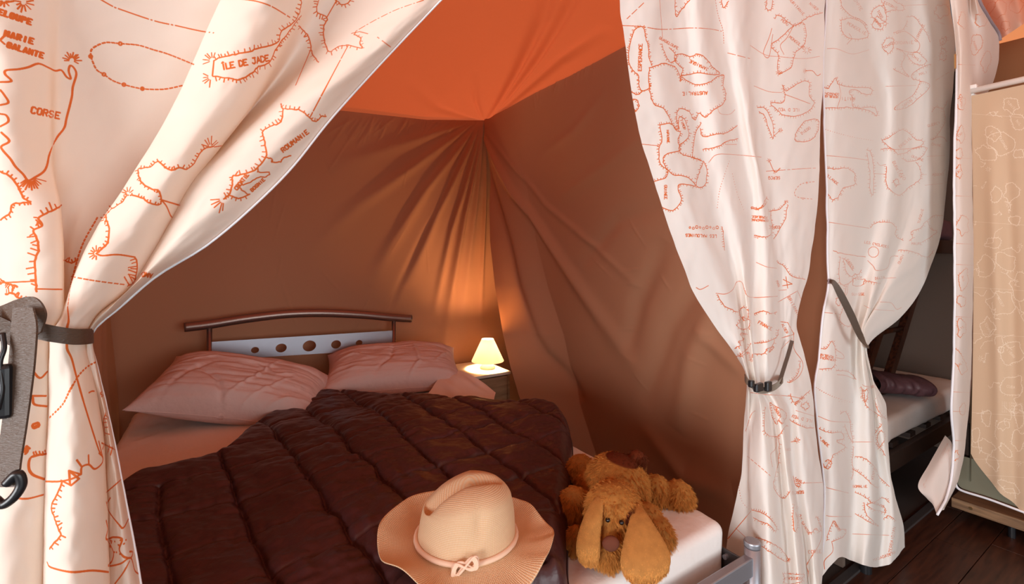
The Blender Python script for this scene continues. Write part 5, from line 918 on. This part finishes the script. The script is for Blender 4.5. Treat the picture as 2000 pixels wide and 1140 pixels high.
for off in (0, .36):
    o3 = np.array([-off, 0, 0]); pts = [a2+o3, b2+o3]; side = np.cross(dv, [0, 1, 0])
    V = []
    for p in pts:
        for sx, sy in ((-1, -1), (1, -1), (1, 1), (-1, 1)): V.append(p+side*.028*sx+np.array([0, .016*sy, 0]))
    mesh_obj('ladder_rail', V, [(0, 1, 2, 3), (7, 6, 5, 4)]+[(k, (k+1) % 4+0, (k+1) % 4+4, k+4) for k in range(4)], M['ladder'], bunk, smooth=False)
for k in range(5):
    p = a2+(b2-a2)*(.12+k*.19); tube('rung', [p, p+np.array([-.36, 0, 0])], .014, M['ladder'], bunk, n=12)
# rolled quilt on the lower bunk
n, m = 60, 60; A, B = np.meshgrid(np.linspace(0, 2*PI, n), np.linspace(0, 1, m))
c0, c1_ = on_z(1700, 752, .52), on_z(1800, 752, .52); c0 = at_t(1690, 745, 2.50); c1_ = at_t(1812, 768, 2.42)
rad = (.062+.012*np.sin(A*1+.6))*(1-.9*np.clip((B-.88)/.12, 0, 1)**2); rad = rad+.005*vnoise(A*1.4+B*2, B*14, 4)
base = c0[None, None]*(1-B[..., None])+c1_[None, None]*B[..., None]; base[..., 2] = .512-.012*B
P = base+FWD*(1.75*rad*np.cos(A))[..., None]+np.array([0, 0, 1.])*(rad*np.sin(A)*(1.0-.25*B))[..., None]; P[..., 2] = np.maximum(P[..., 2], .452)
rq = grid_obj('folded_quilt', P, M['bag']); tag(rq, 'mauve quilt folded on the white lower bunk mattress', 'duvet')

# ------------------------------------------------------------------ wardrobe (beige printed cloth)
wd = thing('cloth_wardrobe', (3.0, .2, 0), 'beige printed cloth wardrobe on a wooden base at the right edge of the photo', 'wardrobe')
XW = 2.80
rows = []
for vv in np.linspace(0, 1, 90):
    row = []
    for uu in np.linspace(0, 1, 120):
        y = .612-uu*1.0; zt = 1.905; zb_ = .335+(.13-.335)*min(1, (uu/.16))**.8
        z = zt+(zb_-zt)*vv; g = min(1, vv*2.5); fo = .010*math.sin(uu*21+1.2*math.sin(vv*2))+.022*math.exp(-((uu-.055-.04*vv)/.025)**2)-.016*math.exp(-((uu-.10-.02*vv)/.02)**2)+.004*math.sin(uu*90)*max(0, 1-vv*8)
        row.append((XW-.015-fo*g-.02*vv*0, y-.01*math.sin(vv*3), z))
    rows.append(row)
PW = np.array(rows)
penW = Pen(21); penW.tw = .62; kw = dict(tick=2.6, gap=3.2)
for x, y, rx, ry, r, t, tr in [(1975, 205, 16, 14, 20, 'TUNIS', 45), (1940, 262, 12, 16, -40, 'LAC', 60), (1990, 240, 18, 14, 30, 'NIL', 50), (1960, 280, 30, 22, 10, 'OUGANDA', 60), (1925, 300, 20, 16, 30, None, 0), (1990, 300, 10, 9, 0, None, 0), (1945, 380, 12, 14, 0, None, 0), (1975, 375, 14, 20, 30, None, 0), (1940, 475, 16, 12, 0, None, 0), (1980, 430, 12, 9, 0, None, 0), (1965, 510, 22, 16, 30, None, 0), (1925, 520, 18, 20, 0, None, 0), (1955, 590, 26, 24, 20, 'NIGER', 60), (1990, 560, 16, 26, 0, None, 0),
    (1930, 640, 14, 20, 0, 'TCHAD', 60), (1975, 690, 24, 24, 10, 'LIBAN', 50), (1955, 682, 6, 6, 0, None, 0), (1975, 755, 26, 22, -20, 'CUBA', 10), (1925, 815, 10, 16, 0, None, 0), (1990, 810, 10, 24, 0, None, 0), (1960, 830, 10, 12, 60, None, 0), (1925, 870, 20, 12, 40, None, 0), (1965, 880, 20, 8, 50, None, 0), (1990, 860, 12, 20, 0, None, 0), (1940, 905, 16, 9, 50, None, 0), (1970, 950, 24, 10, 20, None, 0), (1905, 850, 8, 14, 0, None, 0)]:
    penW.isle(x, y, rx, ry, r, t, tr, 5, tick=3)
for y in (222, 432, 560, 650, 805, 895, 925): penW.line([(1895, y), (2010, y+8)], .6)
for y in (785, 790, 796, 802): penW.text('LES CANARIES', 1978, y+2, 4, 4, .9)
for a, b in ((1930, 330), (1970, 400), (1992, 480), (1915, 700), (1990, 905), (1940, 950)): penW.burst(a, b, 6, 0, 350, 8)
for z_ in range(34):
    ax, ay = penW.rs.uniform(1905, 2000), penW.rs.uniform(190, 960); aa = penW.rs.uniform(0, 6.28); L_ = penW.rs.uniform(14, 40)
    penW.coast([(ax+L_*q_*math.cos(aa)+penW.rs.uniform(-6, 6), ay+L_*q_*math.sin(aa)+penW.rs.uniform(-6, 6)) for q_ in (0, .25, .5, .75, 1)], 2.4 if z_ % 2 else 0, 3.2, 1, .9, wob=.7)
imW = print_image('map_print_beige', PW, penW, 1800, 2000, .0017)
M['wcloth'] = printed('map_print_beige_cloth', (.60, .43, .29), (.82, .70, .56), imW, .03)
grid_obj('cloth_front', PW, M['wcloth'], wd)
# left side of the wardrobe cover
P = np.stack([np.stack([np.linspace(XW, 3.3, 20)]*20), np.full((20, 20), .618), np.linspace(1.9, .2, 20)[:, None].repeat(20, 1)], -1); grid_obj('cloth_side', P, M['olive'], wd)
tube('top_rod', [(XW-.02, .62, 1.925), (XW-.02, -.4, 1.925)], .0125, M['rod'], wd, n=16)
tube('side_rod', [(XW-.015, .615, 1.915), (3.3, .615, 1.915)], .0105, M['rod'], wd, n=12); tube('upright', [(XW+.30, .58, .10), (XW+.30, .58, 1.91)], .0105, M['rod'], wd, n=12)
tube('side_rod', [(XW+.0, .625, 1.83), (3.3, .625, 1.83)], .008, M['rod'], wd, n=12)
boxo('rod_joint', (XW-.040, XW+.0, .40, .42, 1.905, 1.945), M['rod'], wd, .004); boxo('rod_joint', (XW-.037, XW-.003, .59, .617, 1.93, 1.948), M['rod'], wd, .004)
bp_ = [on_x(a, b, XW-.008) for a, b in [(1867, 925), (1866, 940), (1870, 952), (1885, 960), (1930, 974), (2000, 1000), (2060, 1023)]]
tube('base_piping', smooth_curve(bp_, 8), .005, M['cord'], wd, n=10)
V = [tuple(p+np.array([.004, 0, 0])) for p in smooth_curve(bp_, 8)]; nV = len(V); V = [(p[0]+.022, p[1], p[2]) for p in V]; V += [(p[0], p[1], .30) for p in V]
mesh_obj('base_pocket', V, [(i, i+1, nV+i+1, nV+i) for i in range(nV-1)], M['olive'], wd, smooth=False)
boxo('base_board', (XW, 3.3, -.45, .68, .062, .105), M['basewood'], wd, .002)
bm = bmesh.new(); cyl(bm, (XW-.002, .615, .085), .006, .006, 'x'); bm_obj('screw', bm, M['brass'], wd)
for y in (.50, -.3):
    for x in (XW+.05, 3.2): bm = bmesh.new(); cyl(bm, (x, y, .031), .012, .062, n=20); bm_obj('foot', bm, M['black'], wd)
